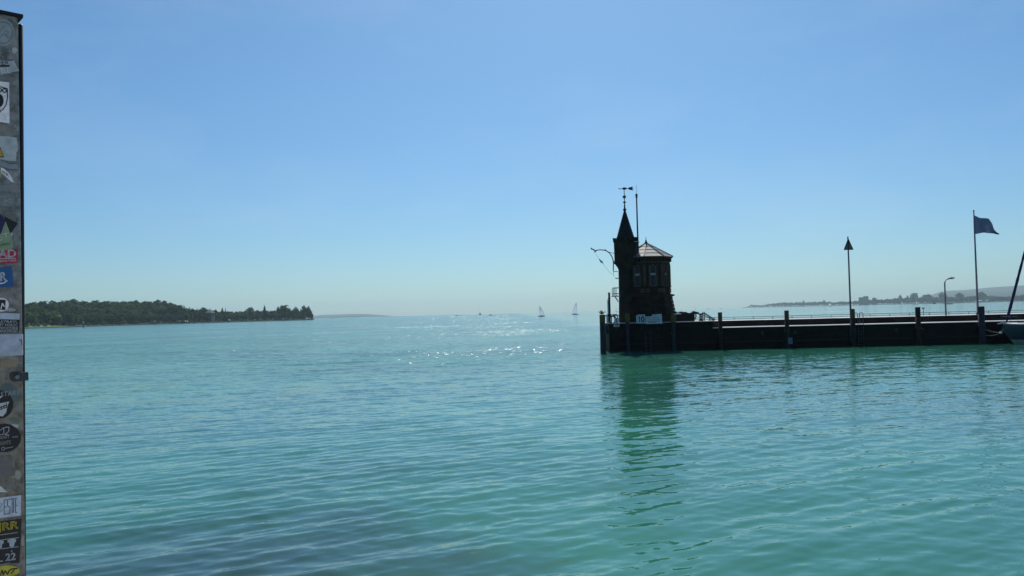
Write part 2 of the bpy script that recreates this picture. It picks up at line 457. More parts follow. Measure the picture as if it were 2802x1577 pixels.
def mbox(mb, u0, u1, v0, v1, z0, z1, m=0):
    return mb.box(ML((u0 + u1) / 2, (v0 + v1) / 2, (z0 + z1) / 2), (u1 - u0, v1 - v0, z1 - z0), AX, m)
# wall cores, set back behind the facing panels
b = MB(); mbox(b, 0.12, U_HEAD - 0.1, 0.12, 9.0, -1.0, Z_HEAD - 0.20); b.build('head_core', M['mortar'], mole)
b = MB(); mbox(b, U_HEAD - 0.1, U_END, 0.12, LOW_W, -1.0, Z_LOW - 0.17); b.build('berth_core', M['mortar'], mole)
b = MB(); mbox(b, U_HEAD - 0.1, U_END, LOW_W + 0.1, LOW_W + UP_W, -1.0, Z_UP - 0.15); b.build('parapet_core', M['mortar'], mole)
# facing panels of the wall (big blocks with recessed joints), joints as in cast sections
def facing(u0, u1, v, z0, z1, lu, lz, m, name):
    z = z0; r_ = 0
    while z < z1 - 0.01:
        zz = min(z + lz, z1)
        u = u0 - (lu * 0.5 if r_ % 2 else 0)
        while u < u1 - 0.01:
            a, e = max(u, u0), min(u + lu, u1)
            if e - a > 0.15:
                bb = MB(); mbox(bb, a + 0.012, e - 0.012, v + rnd.uniform(-0.018, 0.018), v + 0.2, z + 0.012, zz - 0.012)
                bb.build(name, m, mole)
            u += lu
        z = zz; r_ += 1
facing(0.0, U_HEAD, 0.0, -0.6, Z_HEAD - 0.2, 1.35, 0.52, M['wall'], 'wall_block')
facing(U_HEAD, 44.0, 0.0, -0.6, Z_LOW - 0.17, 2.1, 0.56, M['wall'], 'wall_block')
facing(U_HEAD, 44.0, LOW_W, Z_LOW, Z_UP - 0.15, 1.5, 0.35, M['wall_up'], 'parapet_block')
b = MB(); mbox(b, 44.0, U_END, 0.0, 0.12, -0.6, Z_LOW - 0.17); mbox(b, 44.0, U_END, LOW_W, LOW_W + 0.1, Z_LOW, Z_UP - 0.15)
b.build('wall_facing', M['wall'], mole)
# left end face
b = MB(); mbox(b, 0.0, 0.12, 0.2, 9.0, -0.6, Z_HEAD - 0.2); b.build('end_wall', M['wall'], mole)
# copings and decks as slabs
def slabs(u0, u1, v0, v1, z1, th, lu, name, mm, cu=46.0):
    u = u0
    while u < u1 - 0.01:
        e = min(u + lu, u1)
        if u > cu: e = u1
        bb = MB(); mbox(bb, u + 0.008, e - 0.008, v0, v1, z1 - th, z1 + rnd.uniform(-0.004, 0.004)); bb.build(name, mm, mole)
        u = e
slabs(-0.12, U_HEAD, -0.06, 0.5, Z_HEAD, 0.045, 2.9, 'coping_stone', M['concrete'])
slabs(-0.1, U_HEAD, -0.04, 0.5, Z_HEAD - 0.05, 0.15, 2.9, 'shade_toned_fascia', M['wall'])  # coping front coloured dark to stand for its shade
slabs(-0.12, U_HEAD, 0.51, 9.0, Z_HEAD - 0.012, 0.19, 3.1, 'deck_slab', M['concrete'])
slabs(U_HEAD, U_END, -0.05, 0.62, Z_LOW, 0.045, 2.4, 'coping_stone', M['concrete'])
slabs(U_HEAD, U_END, -0.03, 0.6, Z_LOW - 0.05, 0.12, 2.4, 'shade_toned_fascia', M['wall'])  # same along the berth: front shade put into the dark colour
slabs(U_HEAD, U_END, 0.63, LOW_W - 0.02, Z_LOW - 0.01, 0.16, 4.0, 'deck_slab', M['concrete'])
slabs(U_HEAD, U_END, LOW_W - 0.05, LOW_W + 0.5, Z_UP, 0.15, 2.6, 'parapet_coping', M['wall_up'])
slabs(U_HEAD, U_END, LOW_W + 0.51, LOW_W + UP_W, Z_UP - 0.008, 0.15, 4.0, 'deck_slab', M['concrete'])
# waling beams low on the wall
for (pa, pb) in ((1690, 1765), (1780, 1835), (1850, 1960), (1980, 2140), (2165, 2322), (2345, 2500), (2525, 2670), (2700, 2900)):
    ua, ub = u_of(pa)[0], u_of(pb)[0]
    b = MB(); mbox(b, ua, ub, -0.10, -0.02, 0.55, 0.68); b.build('waling_beam', M['timber'], mole, bevel=0.01)
# steps from the head down to the berth level
b = MB()
for k in range(3):
    mbox(b, U_HEAD + 0.02 + 0.3 * k, U_HEAD + 0.32 + 0.3 * k, 0.7, 2.0, Z_LOW, Z_HEAD - 0.14 * (k + 1))
b.build('steps', M['wall_up'], mole)
# mooring rings on the wall
for px in (2085, 2155 + 20, 2452, 2522):
    uu = u_of(px)[0]
    b = MB()
    pts = [ML(uu + 0.11 * math.cos(a), -0.05, 1.25 + 0.11 * math.sin(a)) for a in np.linspace(0, 2 * math.pi, 13)]
    b.tube(pts, 0.02, 5, cap=False); b.box(ML(uu, -0.03, 1.38), (0.12, 0.06, 0.1), AX)
    b.build('mooring_ring', M['ladder'], mole)
# wall ladders
def ladder(px, z0, z1, arch):
    uu = u_of(px)[0]
    p0 = ML(uu, -0.12, 0)
    t = empty('wall_ladder', (p0.x, p0.y, 0), arch, 'ladder')
    for s in (-1, 1):
        pts = [ML(uu + 0.22 * s, -0.14, z0), ML(uu + 0.22 * s, -0.14, z1)]
        if z1 > Z_LOW:
            pts += [ML(uu + 0.22 * s, -0.1, z1 + 0.12), ML(uu + 0.22 * s, 0.1, z1 + 0.2), ML(uu + 0.22 * s, 0.5, z1 + 0.2), ML(uu + 0.22 * s, 0.62, z1 + 0.1), ML(uu + 0.22 * s, 0.62, Z_LOW - 0.02)]
        b = MB(); b.tube(pts, 0.03, 6); b.build('rail', M['ladder'], t, True)
    z = z0 + 0.15
    while z < min(z1, Z_LOW):
        b = MB(); b.tube([ML(uu - 0.22, -0.14, z), ML(uu + 0.22, -0.14, z)], 0.018, 6); b.build('rung', M['ladder'], t)
        z += 0.28
ladder(1772, -0.3, 1.75, 'narrow ladder on the dark wall directly below the number 10 sign')
ladder(2353, -0.3, 2.62, 'steel ladder with bent handrails beside the ochre pile that carries the triangle mark')

# ------------------------------------------------------------------ mooring piles
def pile(px, top, wpx, paint, body, label, v=-0.45, band=22, slim=1.0, bottom=-1.5, lean=0.0):
    uu, zt = u_of(px, top, v)
    w = wpx * 68.0 / FPX
    p0 = ML(uu, v, 0)
    t = empty('mooring_pile', (p0.x, p0.y, 0), label, 'mooring pile', 'mooring piles along the harbour mole')
    rb = w / 2 * slim
    zb = zt - band * 68.0 / FPX
    n = 12
    b = MB(); b.lathe(p0, [(rb * 1.02, bottom), (rb * 1.03, 0.4), (rb * 0.98, 1.2), (rb, zb)], n); b.build('shaft', body, t, True)
    b = MB(); b.lathe(p0, [(w / 2 * 0.97, zb - 0.004), (w / 2, zb + 0.03), (w / 2, zt - 0.05), (w / 2 * 0.97, zt - 0.03)], n); b.build('painted_band', paint, t, True)
    b = MB(); b.lathe(p0, [(w / 2 * 1.03, zt - 0.029), (w / 2 * 1.03, zt), (w / 2 * 0.5, zt + 0.02)], n); b.build('cap', M['black'], t)
    if v > -1:
        b = MB(); b.box(ML(uu, v / 2, 1.45), (w * 0.7, abs(v) + 0.1, 0.12), AX); b.build('wall_bracket', M['iron'], t)
        b = MB(); b.lathe(p0, [(rb * 1.08, 1.38), (rb * 1.1, 1.40), (rb * 1.1, 1.50), (rb * 1.08, 1.52)], n); b.build('collar', M['iron'], t)
    return t
pile(1648, 862, 15.5, M['yellow'], M['timber_grey'], 'thick yellow topped pile standing free in the water left of the mole end', v=0.3 - 1.4, band=20)
pile(1716.5, 859, 13, M['yellow'], M['timber_grey'], 'yellow topped pile with grey shaft in front of the tower, left of the 10 sign', band=22, slim=0.78)
pile(1842, 861, 15, M['yellow'], M['timber_teal'], 'yellow brown topped pile with teal stained shaft at the right corner of the tower', band=21, slim=0.72)
pile(1970, 855, 11.5, M['ochre'], M['timber'], 'ochre pile just right of the sloping gangway handrail', band=27)
pile(2152, 850, 12, M['ochre'], M['timber'], 'ochre pile midway between the gangway and the triangle topped pole', band=26)
pile(2333, 846, 11, M['ochre'], M['timber'], 'bright ochre pile touching the pole of the triangle mark', band=25)
pile(2511, 841, 13, M['timber'], M['timber'], 'dark bare timber pile left of the street lamp', band=24)
pile(2684, 839, 16.5, M['timber_grey'], M['timber_grey'], 'thick grey weathered pile under the flagpole with the boat tied to it', band=20)
# blue pad low on the second ochre pile
uu = u_of(2154)[0]
b = MB(); b.box(ML(uu, -0.72, 0.62), (0.36, 0.08, 0.55), AX)
tag(b.build('fender_pad', mat('faded_blue_rubber', (0.10, 0.17, 0.24), 0.8, 0.4, 6), bevel=0.02), 'small faded blue fender pad at the foot of an ochre pile', 'fender')

# ------------------------------------------------------------------ harbour tower
TY = 72.4
tb = P(1774, 875, TY); TC = Vector((tb.x, tb.y, 0))
tower = empty('harbour_tower', (TC.x, TC.y, Z_HEAD), 'dark octagonal stone harbour tower with pyramid roof and round side turret', 'tower')
def tz(py, px=1774, Y=TY): return P(px, py, Y).z
K = TY / FPX
Z_STR = tz(808, 1774, TY - 2)
Z_EAV = tz(704, 1774, TY - 2)
Z_APX = tz(665, 1770)
OA = 7.5                                    # facet normal angle, degrees right of the view
def od(k): a = R(OA + 45 * k); return Vector((math.sin(a), -math.cos(a), 0))
def ot(k): a = R(OA + 45 * k); return Vector((math.cos(a), math.sin(a), 0))
c22 = math.cos(R(22.5))
def octa(prof): # profile of circumscribed radii -> lathe with facet normals at OA+45k
    mb = MB(); mb.lathe(TC, prof, 8, a0=R(OA + 22.5)); return mb
# apothem/radius sizes in metres
RB0, RB1 = 79 * K, 67 * K                   # battered base, foot and top radius
RU = 63.5 * K                               # upper storey radius
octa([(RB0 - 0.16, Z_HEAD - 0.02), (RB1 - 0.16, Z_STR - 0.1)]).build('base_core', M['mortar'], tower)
nrow = 7
for r_ in range(nrow):
    z0 = Z_HEAD + (Z_STR - 0.14 - Z_HEAD) * r_ / nrow; z1 = Z_HEAD + (Z_STR - 0.14 - Z_HEAD) * (r_ + 1) / nrow
    f0 = (RB0 + (RB1 - RB0) * r_ / nrow); f1 = RB0 + (RB1 - RB0) * (r_ + 1) / nrow
    for k in range(8):
        if k in (3, 4, 5): continue
        ap0, ap1 = f0 * c22, f1 * c22
        hw = f1 * math.sin(R(22.5))
        cuts = [-hw] + ([-hw * 0.42, hw * 0.3] if r_ % 2 else [-hw * 0.15, hw * 0.55]) + [hw]
        for a, e in zip(cuts[:-1], cuts[1:]):
            j = rnd.uniform(-0.006, 0.008)
            n_, t_ = od(k), ot(k)
            def q3(s, z, ap): return TC + n_ * ap + t_ * s + UP * z
            poly = [q3(a + 0.012, z0 + 0.012, ap0 + j - 0.2), q3(e - 0.012, z0 + 0.012, ap0 + j - 0.2), q3(e - 0.012, z1 - 0.012, ap1 + j - 0.2), q3(a + 0.012, z1 - 0.012, ap1 + j - 0.2)]
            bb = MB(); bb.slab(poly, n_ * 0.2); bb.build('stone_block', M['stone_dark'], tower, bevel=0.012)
for k in (3, 4, 5):
    n_, t_ = od(k), ot(k)
    h0, h1 = RB0 * math.sin(R(22.5)), RB1 * math.sin(R(22.5))
    poly = [TC + n_ * (RB0 * c22 - 0.15) - t_ * h0 + UP * Z_HEAD, TC + n_ * (RB0 * c22 - 0.15) + t_ * h0 + UP * Z_HEAD,
            TC + n_ * (RB1 * c22 - 0.15) + t_ * h1 + UP * (Z_STR - 0.14), TC + n_ * (RB1 * c22 - 0.15) - t_ * h1 + UP * (Z_STR - 0.14)]
    bb = MB(); bb.slab(poly, n_ * 0.14); bb.build('rear_base_wall', M['stone_dark'], tower)
octa([(RB1 + 0.02, Z_STR - 0.14), (RB1 + 0.20, Z_STR - 0.06), (RB1 + 0.20, Z_STR + 0.02), (RU + 0.05, Z_STR + 0.08)]).build('string_course', M['stone_dark'], tower)
# upper storey
octa([(RU - 0.30, Z_STR), (RU - 0.30, Z_EAV)]).build('storey_core', M['mortar'], tower)
Z_SILL = tz(786, 1774, TY - 2); Z_HEADW = tz(733, 1774, TY - 2); Z_TRAN = tz(748, 1774, TY - 2); Z_TRAN2 = tz(752.5, 1774, TY - 2)
Z_FRZ = tz(720, 1774, TY - 2)
apU = RU * c22; hwU = RU * math.sin(R(22.5))
def face_box(mb, k, s0, s1, z0, z1, o0, o1):
    n_, t_ = od(k), ot(k)
    c = TC + n_ * (apU + (o0 + o1) / 2) + t_ * (s0 + s1) / 2 + UP * (z0 + z1) / 2
    return mb.box(c, (s1 - s0, o1 - o0, z1 - z0), (t_, n_, UP))
for k in range(8):
    ww = 0.265 if k in (0, 7) else 0.24
    if k in (3, 4, 5):
        bb = MB(); face_box(bb, k, -hwU + 0.02, hwU - 0.02, Z_STR + 0.08, Z_FRZ, -0.26, -0.02); bb.build('rear_wall', M['brick'], tower); continue
    for s in (-1, 1):                                    # pier each side: pale stone strip, brick strip, pale jamb
        for (a, e, o1, mm, nm) in ((hwU - 0.15, hwU - 0.012, 0.02, 'stone_pale', 'corner_quoin'), (ww + 0.16, hwU - 0.16, -0.03, 'brick', 'brick_strip'), (ww + 0.01, ww + 0.15, 0.0, 'stone_pale', 'window_jamb')):
            bb = MB(); s0, s1 = sorted((a * s, e * s)); face_box(bb, k, s0, s1, Z_SILL + 0.09, Z_FRZ - 0.14, -0.26, o1); bb.build(nm, M[mm], tower, bevel=0.008)
    bb = MB(); face_box(bb, k, -hwU + 0.02, hwU - 0.02, Z_STR + 0.08, Z_SILL - 0.02, -0.26, -0.04); bb.build('spandrel', M['brick'], tower)
    for s in (-1, 1):
        bb = MB(); s0, s1 = sorted((s * (hwU - 0.03), s * (ww + 0.1))); face_box(bb, k, s0, s1, Z_SILL - 0.50, Z_SILL - 0.12, -0.039, 0.03); bb.build('spandrel_panel', M['stone_pale'], tower, bevel=0.015)
    bb = MB(); face_box(bb, k, -hwU + 0.01, hwU - 0.01, Z_SILL - 0.02, Z_SILL + 0.08, -0.26, 0.06); bb.build('window_sill', M['stone_dark'], tower, bevel=0.01)
    # segmental lintel
    n_, t_ = od(k), ot(k); poly = []
    wl = hwU - 0.012
    for s in np.linspace(-wl, wl, 15):
        arch = 0.16 * max(0.0, 1 - (s / (ww + 0.09)) ** 2)
        poly.append(TC + n_ * (apU - 0.26) + t_ * s + UP * (Z_FRZ - 0.135 - 0.17 + (0.17 if abs(s) > ww + 0.09 else arch)))
    poly += [TC + n_ * (apU - 0.26) + t_ * wl + UP * (Z_FRZ + 0.0), TC + n_ * (apU - 0.26) - t_ * wl + UP * (Z_FRZ + 0.0)]
    bb = MB(); bb.slab(poly, n_ * 0.24); bb.build('lintel', M['stone_dark'], tower)
    # window
    wz0, wz1 = Z_SILL + 0.08, Z_FRZ - 0.16
    fr = MB()
    fw = 0.032
    for (a, e, za, zb) in ((-ww, -ww + fw, wz0, wz1), (ww - fw, ww, wz0, wz1), (-ww + fw, ww - fw, wz0, wz0 + fw), (-ww + fw, ww - fw, wz1 - fw, wz1), (-ww + fw, ww - fw, Z_TRAN2 - 0.03, Z_TRAN + 0.02)):
        face_box(fr, k, a, e, za, zb, -0.20, -0.13)
    wf = fr.build('window_frame', M['frame'], tower)
    for (za, zb) in ((wz0 + fw, Z_TRAN2 - 0.03), (Z_TRAN + 0.02, wz1 - fw)):
        bb = MB(); face_box(bb, k, -ww + fw, ww - fw, za, zb, -0.18, -0.16); bb.build('pane', M['glass'], wf)
# frieze, corbels, eaves
octa([(RU - 0.02, Z_FRZ + 0.0), (RU - 0.02, Z_EAV - 0.10)]).build('frieze', M['stone_pale'], tower)
for k in range(8):
    if k in (3, 4, 5): continue
    for i in range(5):
        s = (i - 2) * hwU * 0.39
        bb = MB(); face_box(bb, k, s - 0.06, s + 0.06, Z_EAV - 0.36, Z_EAV - 0.10, -0.03, 0.16); bb.build('corbel', M['stone_dark'], tower)
RE = 70.5 * K
octa([(RU + 0.02, Z_EAV - 0.10), (RE - 0.05, Z_EAV - 0.06), (RE, Z_EAV + 0.0), (RE, Z_EAV + 0.05)]).build('eaves', M['stone_dark'], tower)
for k in range(8):                                      # roof: sheet courses on each facet, ridge caps between
    n_, t_ = od(k), ot(k)
    nc = 4
    apE = (RE + 0.04) * c22; hE = (RE + 0.04) * math.sin(R(22.5))
    for i in range(nc):
        f0, f1 = i / nc, (i + 1) / nc
        def rp_(f, s): return TC + n_ * apE * (1 - f) + t_ * hE * (1 - f) * s + UP * (Z_EAV + 0.06 + (Z_APX - Z_EAV - 0.06) * f)
        up_ = (n_ * (Z_APX - Z_EAV) + UP * apE).normalized()
        poly = [rp_(f0, -1), rp_(f0, 1), rp_(f1, 1), rp_(f1, -1)] if i < nc - 1 else [rp_(f0, -1), rp_(f0, 1), rp_(1, 0)]
        poly[0] = poly[0] + up_ * 0.03; poly[1] = poly[1] + up_ * 0.03
        bb = MB(); bb.slab(poly, up_ * -0.05); bb.build('roof_sheet', M['roof'], tower)
    a = R(OA + 45 * k + 22.5); cd = Vector((math.sin(a), -math.cos(a), 0))
    bb = MB(); bb.tube([TC + cd * (RE + 0.06) + UP * (Z_EAV + 0.10), TC + UP * (Z_APX + 0.03)], 0.045, 6); bb.build('ridge_cap', M['roof'], tower)
bb = MB(); bb.lathe(TC, [(0.12, Z_APX - 0.06), (0.13, Z_APX + 0.06), (0.06, Z_APX + 0.14), (0.08, Z_APX + 0.2), (0.035, Z_APX + 0.28), (0.004, tz(646, 1770))], 10); bb.build('roof_finial', M['iron'], tower, True)
# round side turret
tp = P(1715, 800, TY - 0.55); TT = Vector((tp.x, TY - 0.75, 0))
TK = TT.y / FPX
def uz(py): return P(1713, py, TT.y).z
turret = MB().lathe(TT, [(25 * TK, Z_HEAD), (22.5 * TK, Z_STR), (22 * TK, uz(738)), (24.5 * TK, uz(732)), (30 * TK, uz(724)), (32 * TK, uz(720)), (32.5 * TK, uz(664)), (34.0 * TK, uz(662.5)), (34.0 * TK, uz(659.5)), (27 * TK, uz(659))], 20).build('turret', M['stone_dark'], tower)
bb = MB(); bb.lathe(TT, [(33.2 * TK, uz(722)), (34 * TK, uz(720.5)), (34 * TK, uz(718)), (32.6 * TK, uz(716))], 20); bb.build('turret_band', M['stone_dark'], turret)
for a in (-88, -45, 0, 45, 88, 135, 180, 225):
    d_ = Vector((math.sin(R(a)), -math.cos(R(a)), 0)); t_ = Vector((math.cos(R(a)), math.sin(R(a)), 0))
    bb = MB(); c = TT + d_ * 31.2 * TK + UP * (uz(660) + 0.09)
    bb.box(c, (0.26, 0.2, 0.24), (t_, d_, UP)); bb.box(c + UP * 0.15, (0.32, 0.26, 0.06), (t_, d_, UP)); bb.build('merlon', M['stone_dark'], turret)
    if a in (45, 88):
        bb = MB(); bb.box(TT + d_ * 35 * TK + UP * (uz(664.5)), (0.3, 0.16, 0.05), (t_, d_, UP)); bb.build('ledge_stone', M['concrete'], turret)
cone = MB().lathe(TT, [(27.5 * TK, uz(661)), (26 * TK, uz(657)), (3.4 * TK, uz(580)), (3.0 * TK, uz(576))], 16).build('cone_roof', M['slate'], tower)
for i in range(9):
    f = (i + 0.5) / 9.5; zz = uz(657) + (uz(580) - uz(657)) * f; r_ = (26 + (3.4 - 26) * f) * TK
    bb = MB(); bb.lathe(TT, [(r_ + 0.004, zz), (r_ + 0.022, zz - 0.01), (r_ + 0.02, zz + 0.015)], 16); bb.build('slate_course', M['slate'], cone)
fin = MB().lathe(TT, [(4.8 * TK, uz(576)), (5.2 * TK, uz(573.5)), (2.4 * TK, uz(571)), (1.7 * TK, uz(560)), (1.4 * TK, uz(556)), (4.6 * TK, uz(554.5)), (4.6 * TK, uz(553)), (1.2 * TK, uz(551)), (0.9 * TK, uz(517))], 10).build('spire_finial', M['iron'], tower, True)
bb = MB()
for a in (0, 45, 90, 135):
    pts = [TT + Vector((math.cos(R(a)) * 4.2 * TK * math.cos(t), math.sin(R(a)) * 4.2 * TK * math.cos(t), uz(539) + 4.2 * TK * math.sin(t))) for t in np.linspace(0, 2 * math.pi, 17)]
    bb.tube(pts, 0.022, 5, cap=False)
bb.ball(TT + UP * uz(539), 3.0 * TK, 8)
bb.build('spire_orb', M['gilt'], fin)
bb = MB(); zv = uz(516.5)
bb.tube([TT + Vector((-13.5 * TK, 0, zv)), TT + Vector((22 * TK, 0, zv))], 0.03, 6)
def vane_slab(pts, th=0.05):
    poly = [TT + Vector((x * TK, -th / 2, zv - y * TK)) for x, y in pts]
    bb.slab(poly, (0, th, 0))
vane_slab([(-5, -0.6), (-2, -3.6), (3, -3.4), (7.5, -0.8), (7.5, 0.8), (3, 3.0), (-2, 3.2), (-5, 0.8)])
vane_slab([(11, -0.8), (15, -3.4), (25, -5.2), (22.5, -2.2), (27, -1.2), (21, 0), (27, 2.2), (22.5, 2.4), (25, 5.6), (15, 3.4), (11, 0.8)])
bb.ball(TT + Vector((-14 * TK, 0, zv)), 0.06, 6)
bb.build('weathervane', M['iron'], fin)
# antenna pole on the turret
ax_ = P(1745.5, 665, TT.y - 0.2); az_ = P(1740.8, 538, TT.y - 0.2)
am = MB(); am.tube([ax_ + UP * -1.6, (ax_.x, ax_.y, az_.z)], [0.075, 0.06], 8)
am.tube([(ax_.x, ax_.y, az_.z), (ax_.x, ax_.y, az_.z + 0.22)], 0.10, 8)
am.tube([(ax_.x, ax_.y, az_.z + 0.2), (ax_.x, ax_.y, P(1739, 508, TT.y).z)], 0.014, 5)
am.tube([(ax_.x - 0.12, ax_.y, az_.z - 0.06), (ax_.x + 0.12, ax_.y, az_.z - 0.06)], 0.03, 5)
am.build('antenna_mast', M['iron'], tower)
bb = MB(); bb.tube([P(1739, 690, TT.y - 2.1), P(1739, 705, TT.y - 2.1)], 0.05, 6); bb.tube([P(1743, 670, TT.y - 0.9), P(1740, 690, TT.y - 2.0)], 0.04, 6); bb.build('roof_pipe', M['iron'], tower)
# signal arm reaching left from the turret
ar = MB(); D_ = TT.y - 0.3
def ap(px, py): return P(px, py, D_)
ar.tube([ap(1678, 742), ap(1678.5, 722), ap(1677.5, 712), ap(1674, 702), ap(1668, 693), ap(1660, 687), ap(1650, 684.5), ap(1640, 684), ap(1632, 685.5)], 0.046, 7)
ar.tube([ap(1632, 685.5), ap(1627, 687), ap(1624, 683), ap(1619, 682), ap(1617, 678.5)], 0.059, 6)
ar.tube([ap(1632, 685.5), ap(1629, 690), ap(1625.5, 690.5)], 0.040, 5)
ar.tube([ap(1657, 686), ap(1668, 691), ap(1683, 694)], 0.023, 5)
ar.tube([ap(1656, 682), ap(1656.5, 687)], 0.040, 5)
ar.tube([ap(1678, 744), ap(1690, 743)], 0.033, 6); ar.tube([ap(1679, 716), ap(1688, 716)], 0.040, 6)
ar.tube([ap(1678.5, 744), ap(1679, 752)], 0.017, 5)
sarm = ar.build('signal_arm', M['iron'], tower)
bb = MB(); bb.tube([ap(1630, 694), ap(1638, 707), ap(1646, 716), ap(1655, 729), ap(1668, 745), ap(1684, 760)], 0.010, 4)
bb.tube([ap(1639, 709), ap(1645, 716), ap(1651, 722)], [0.03, 0.08, 0.02], 6); bb.tube([ap(1643, 719), ap(1650, 716)], 0.025, 5)
bb.tube([ap(1684, 762), ap(1692, 762)], 0.05, 6)
bb.build('signal_line', M['galv'], sarm)
# little balcony on the left of the turret
bal = MB(); D_ = TT.y - 0.2
bal.box((ap(1686, 811).x, D_, ap(1686, 811).z), (0.75, 0.9, 0.08)); 
for py in (788.5, 804.5):
    for dy in (-0.45, 0.45):
        p = ap(1677.5, py); e = ap(1693, py); bal.tube([(p.x, D_ + dy, p.z), (e.x, D_ + dy, p.z)], 0.03, 5)
    p = ap(1677.5, py); bal.tube([(p.x, D_ - 0.45, p.z), (p.x, D_ + 0.45, p.z)], 0.03, 5)
for dx in (1677.5, 1684.5):
    for dy in (-0.45, 0.45):
        p = ap(dx, 810); bal.tube([(p.x, D_ + dy, p.z), (p.x, D_ + dy, ap(dx, 788.5).z)], 0.028, 5)
bal.tube([ap(1683, 812), ap(1692, 826)], 0.05, 5)
bal.build('balcony', M['galv'], tower)

# ------------------------------------------------------------------ text helper
def text_polys(s):
    cu = bpy.data.curves.new('lettering', 'FONT'); cu.body = s; cu.resolution_u = 3
    ob = bpy.data.objects.new('lettering', cu); col.objects.link(ob)
    bpy.context.view_layer.update()
    me = ob.evaluated_get(bpy.context.evaluated_depsgraph_get()).to_mesh()
    vs_ = [tuple(v.co) for v in me.vertices]; fs = [tuple(p.vertices) for p in me.polygons]
    ob.evaluated_get(bpy.context.evaluated_depsgraph_get()).to_mesh_clear()
    bpy.data.objects.remove(ob); bpy.data.curves.remove(cu)
    xs = [v[0] for v in vs_]; ys = [v[1] for v in vs_]
    x0, x1, y0, y1 = min(xs), max(xs), min(ys), max(ys)
    return [((v[0] - x0) / (x1 - x0), (v[1] - y0) / (y1 - y0)) for v in vs_], fs
def text_on(mb, s, o, ux, uy, m=0):
    vs_, fs = text_polys(s)
    mb.add([o + ux * a + uy * b_ for a, b_ in vs_], fs, m)

# ------------------------------------------------------------------ signs on the mole head
def flat_sign(name, pts, Y, label, cat, mm, border=None):
    wp = [P(x, y, Y) for x, y in pts]
    b0 = P(sum(p[0] for p in pts) / len(pts), max(p[1] for p in pts), Y)
    t = empty(name, (b0.x, b0.y, b0.z), label, cat)
    b_ = MB(); b_.slab(wp, (0, 0.05, 0)); b_.build('board', mm, t)
    return t
SY = MO.y - 0.55
t = flat_sign('number_sign', [(1741, 886), (1741, 864.5), (1745, 861.5), (1764, 861), (1767, 865), (1767.6, 886)], SY, 'square pale sign with a bold black 10 on the mole wall', 'sign', M['offwhite'])
b = MB(); o0 = P(1746.0, 881.5, SY - 0.004)

text_on(b, '0', P(1754.2, 882.0, SY - 0.004), P(1763.2, 882.0, SY) - P(1754.2, 882.0, SY), P(1746, 866.2, SY) - P(1746, 882.0, SY))
def thick(bm_, th):            # heavier strokes: two shifted copies
    v0, f0 = list(bm_.v), list(bm_.f)
    for dx, dz in ((th, 0), (-th, 0), (0, th), (0, -th)):
        bm_.add([(x + dx, y - 0.0006, z + dz) for x, y, z in v0], f0)
thick(b, 0.020)
b.add([P(x, y, SY - 0.004) for x, y in ((1748.6, 882), (1748.6, 870.6), (1746.2, 871.8), (1746.2, 869.6), (1749.4, 866.6), (1751.4, 866.6), (1751.4, 882))], [(0, 1, 5, 6), (1, 2, 3, 4, 5)])
b.build('numerals', M['black'], t)
b = MB()
for (x0, y0, x1, y1) in ((1743.2, 863.8, 1766, 864.8), (1743.2, 884.2, 1766, 885), (1743.2, 864, 1744.2, 885), (1765.2, 864, 1766.2, 885)):
    b.slab([P(x0, y0, SY - 0.006), P(x1, y0, SY - 0.006), P(x1, y1, SY - 0.006), P(x0, y1, SY - 0.006)], (0, 0.004, 0))
b.build('sign_border', M['hull_blue'], t)
t = flat_sign('notice_board', [(1768.2, 886), (1768.2, 866.5), (1784, 866), (1784.5, 861), (1810, 859.3), (1812.5, 884.5)], SY - 0.03, 'wide pale notice board with handwritten lines right beside the 10 sign', 'sign', M['offwhite'])
b = MB()
def scrib(x0, x1, y, amp, step):
    pts = []; x = x0; i = 0
    while x <= x1:
        pts.append(P(x, y - (x - x0) * 0.02 + (amp if i % 2 else -amp) * rnd.uniform(0.4, 1.1), SY - 0.036)); x += step * rnd.uniform(0.6, 1.3); i += 1
    b.tube(pts, 0.018, 4)
scrib(1771, 1780, 870.5, 1.6, 1.0); scrib(1784, 1803, 869.8, 1.5, 1.1); scrib(1787, 1797, 863.5, 1.0, 0.9)
scrib(1771, 1808, 876, 0.6, 1.0); scrib(1771, 1806, 880, 0.5, 1.1); scrib(1772, 1797, 883, 0.4, 0.9)
b.build('handwriting', mat('faded_blue_ink', (0.10, 0.16, 0.20), 0.7), t)
b = MB(); b.slab([P(1768, 885.2, SY - 0.032), P(1812.6, 884, SY - 0.032), P(1812.6, 886, SY - 0.032), P(1768, 887, SY - 0.032)], (0, 0.08, 0)); b.build('bottom_ledge', M['white'], t)
# small signs at the left end
t = flat_sign('bar_sign', [(1680.5, 886), (1680.5, 869.8), (1693, 869.8), (1693, 886)], SY + 0.2, 'small pale upright sign with one black bar at the mole end', 'sign', M['offwhite'])
b = MB(); b.slab([P(1685.6, 883.5, SY + 0.196), P(1685.6, 871.5, SY + 0.196), P(1687.6, 871.5, SY + 0.196), P(1687.6, 883.5, SY + 0.196)], (0, 0.003, 0)); b.build('black_bar', M['black'], t)
t2 = flat_sign('name_plate', [(1679, 894.8), (1679, 888.4), (1695, 888.4), (1695, 894.8)], SY + 0.2, 'small white oblong plate under the black bar sign', 'sign', M['white'])
b = MB()
for i in range(3):
    b.slab([P(1681, 890 + i * 1.4, SY + 0.196), P(1693, 890 + i * 1.4, SY + 0.196), P(1693, 890.5 + i * 1.4, SY + 0.196), P(1681, 890.5 + i * 1.4, SY + 0.196)], (0, 0.003, 0))
b.build('print_lines', M['galv'], t2)
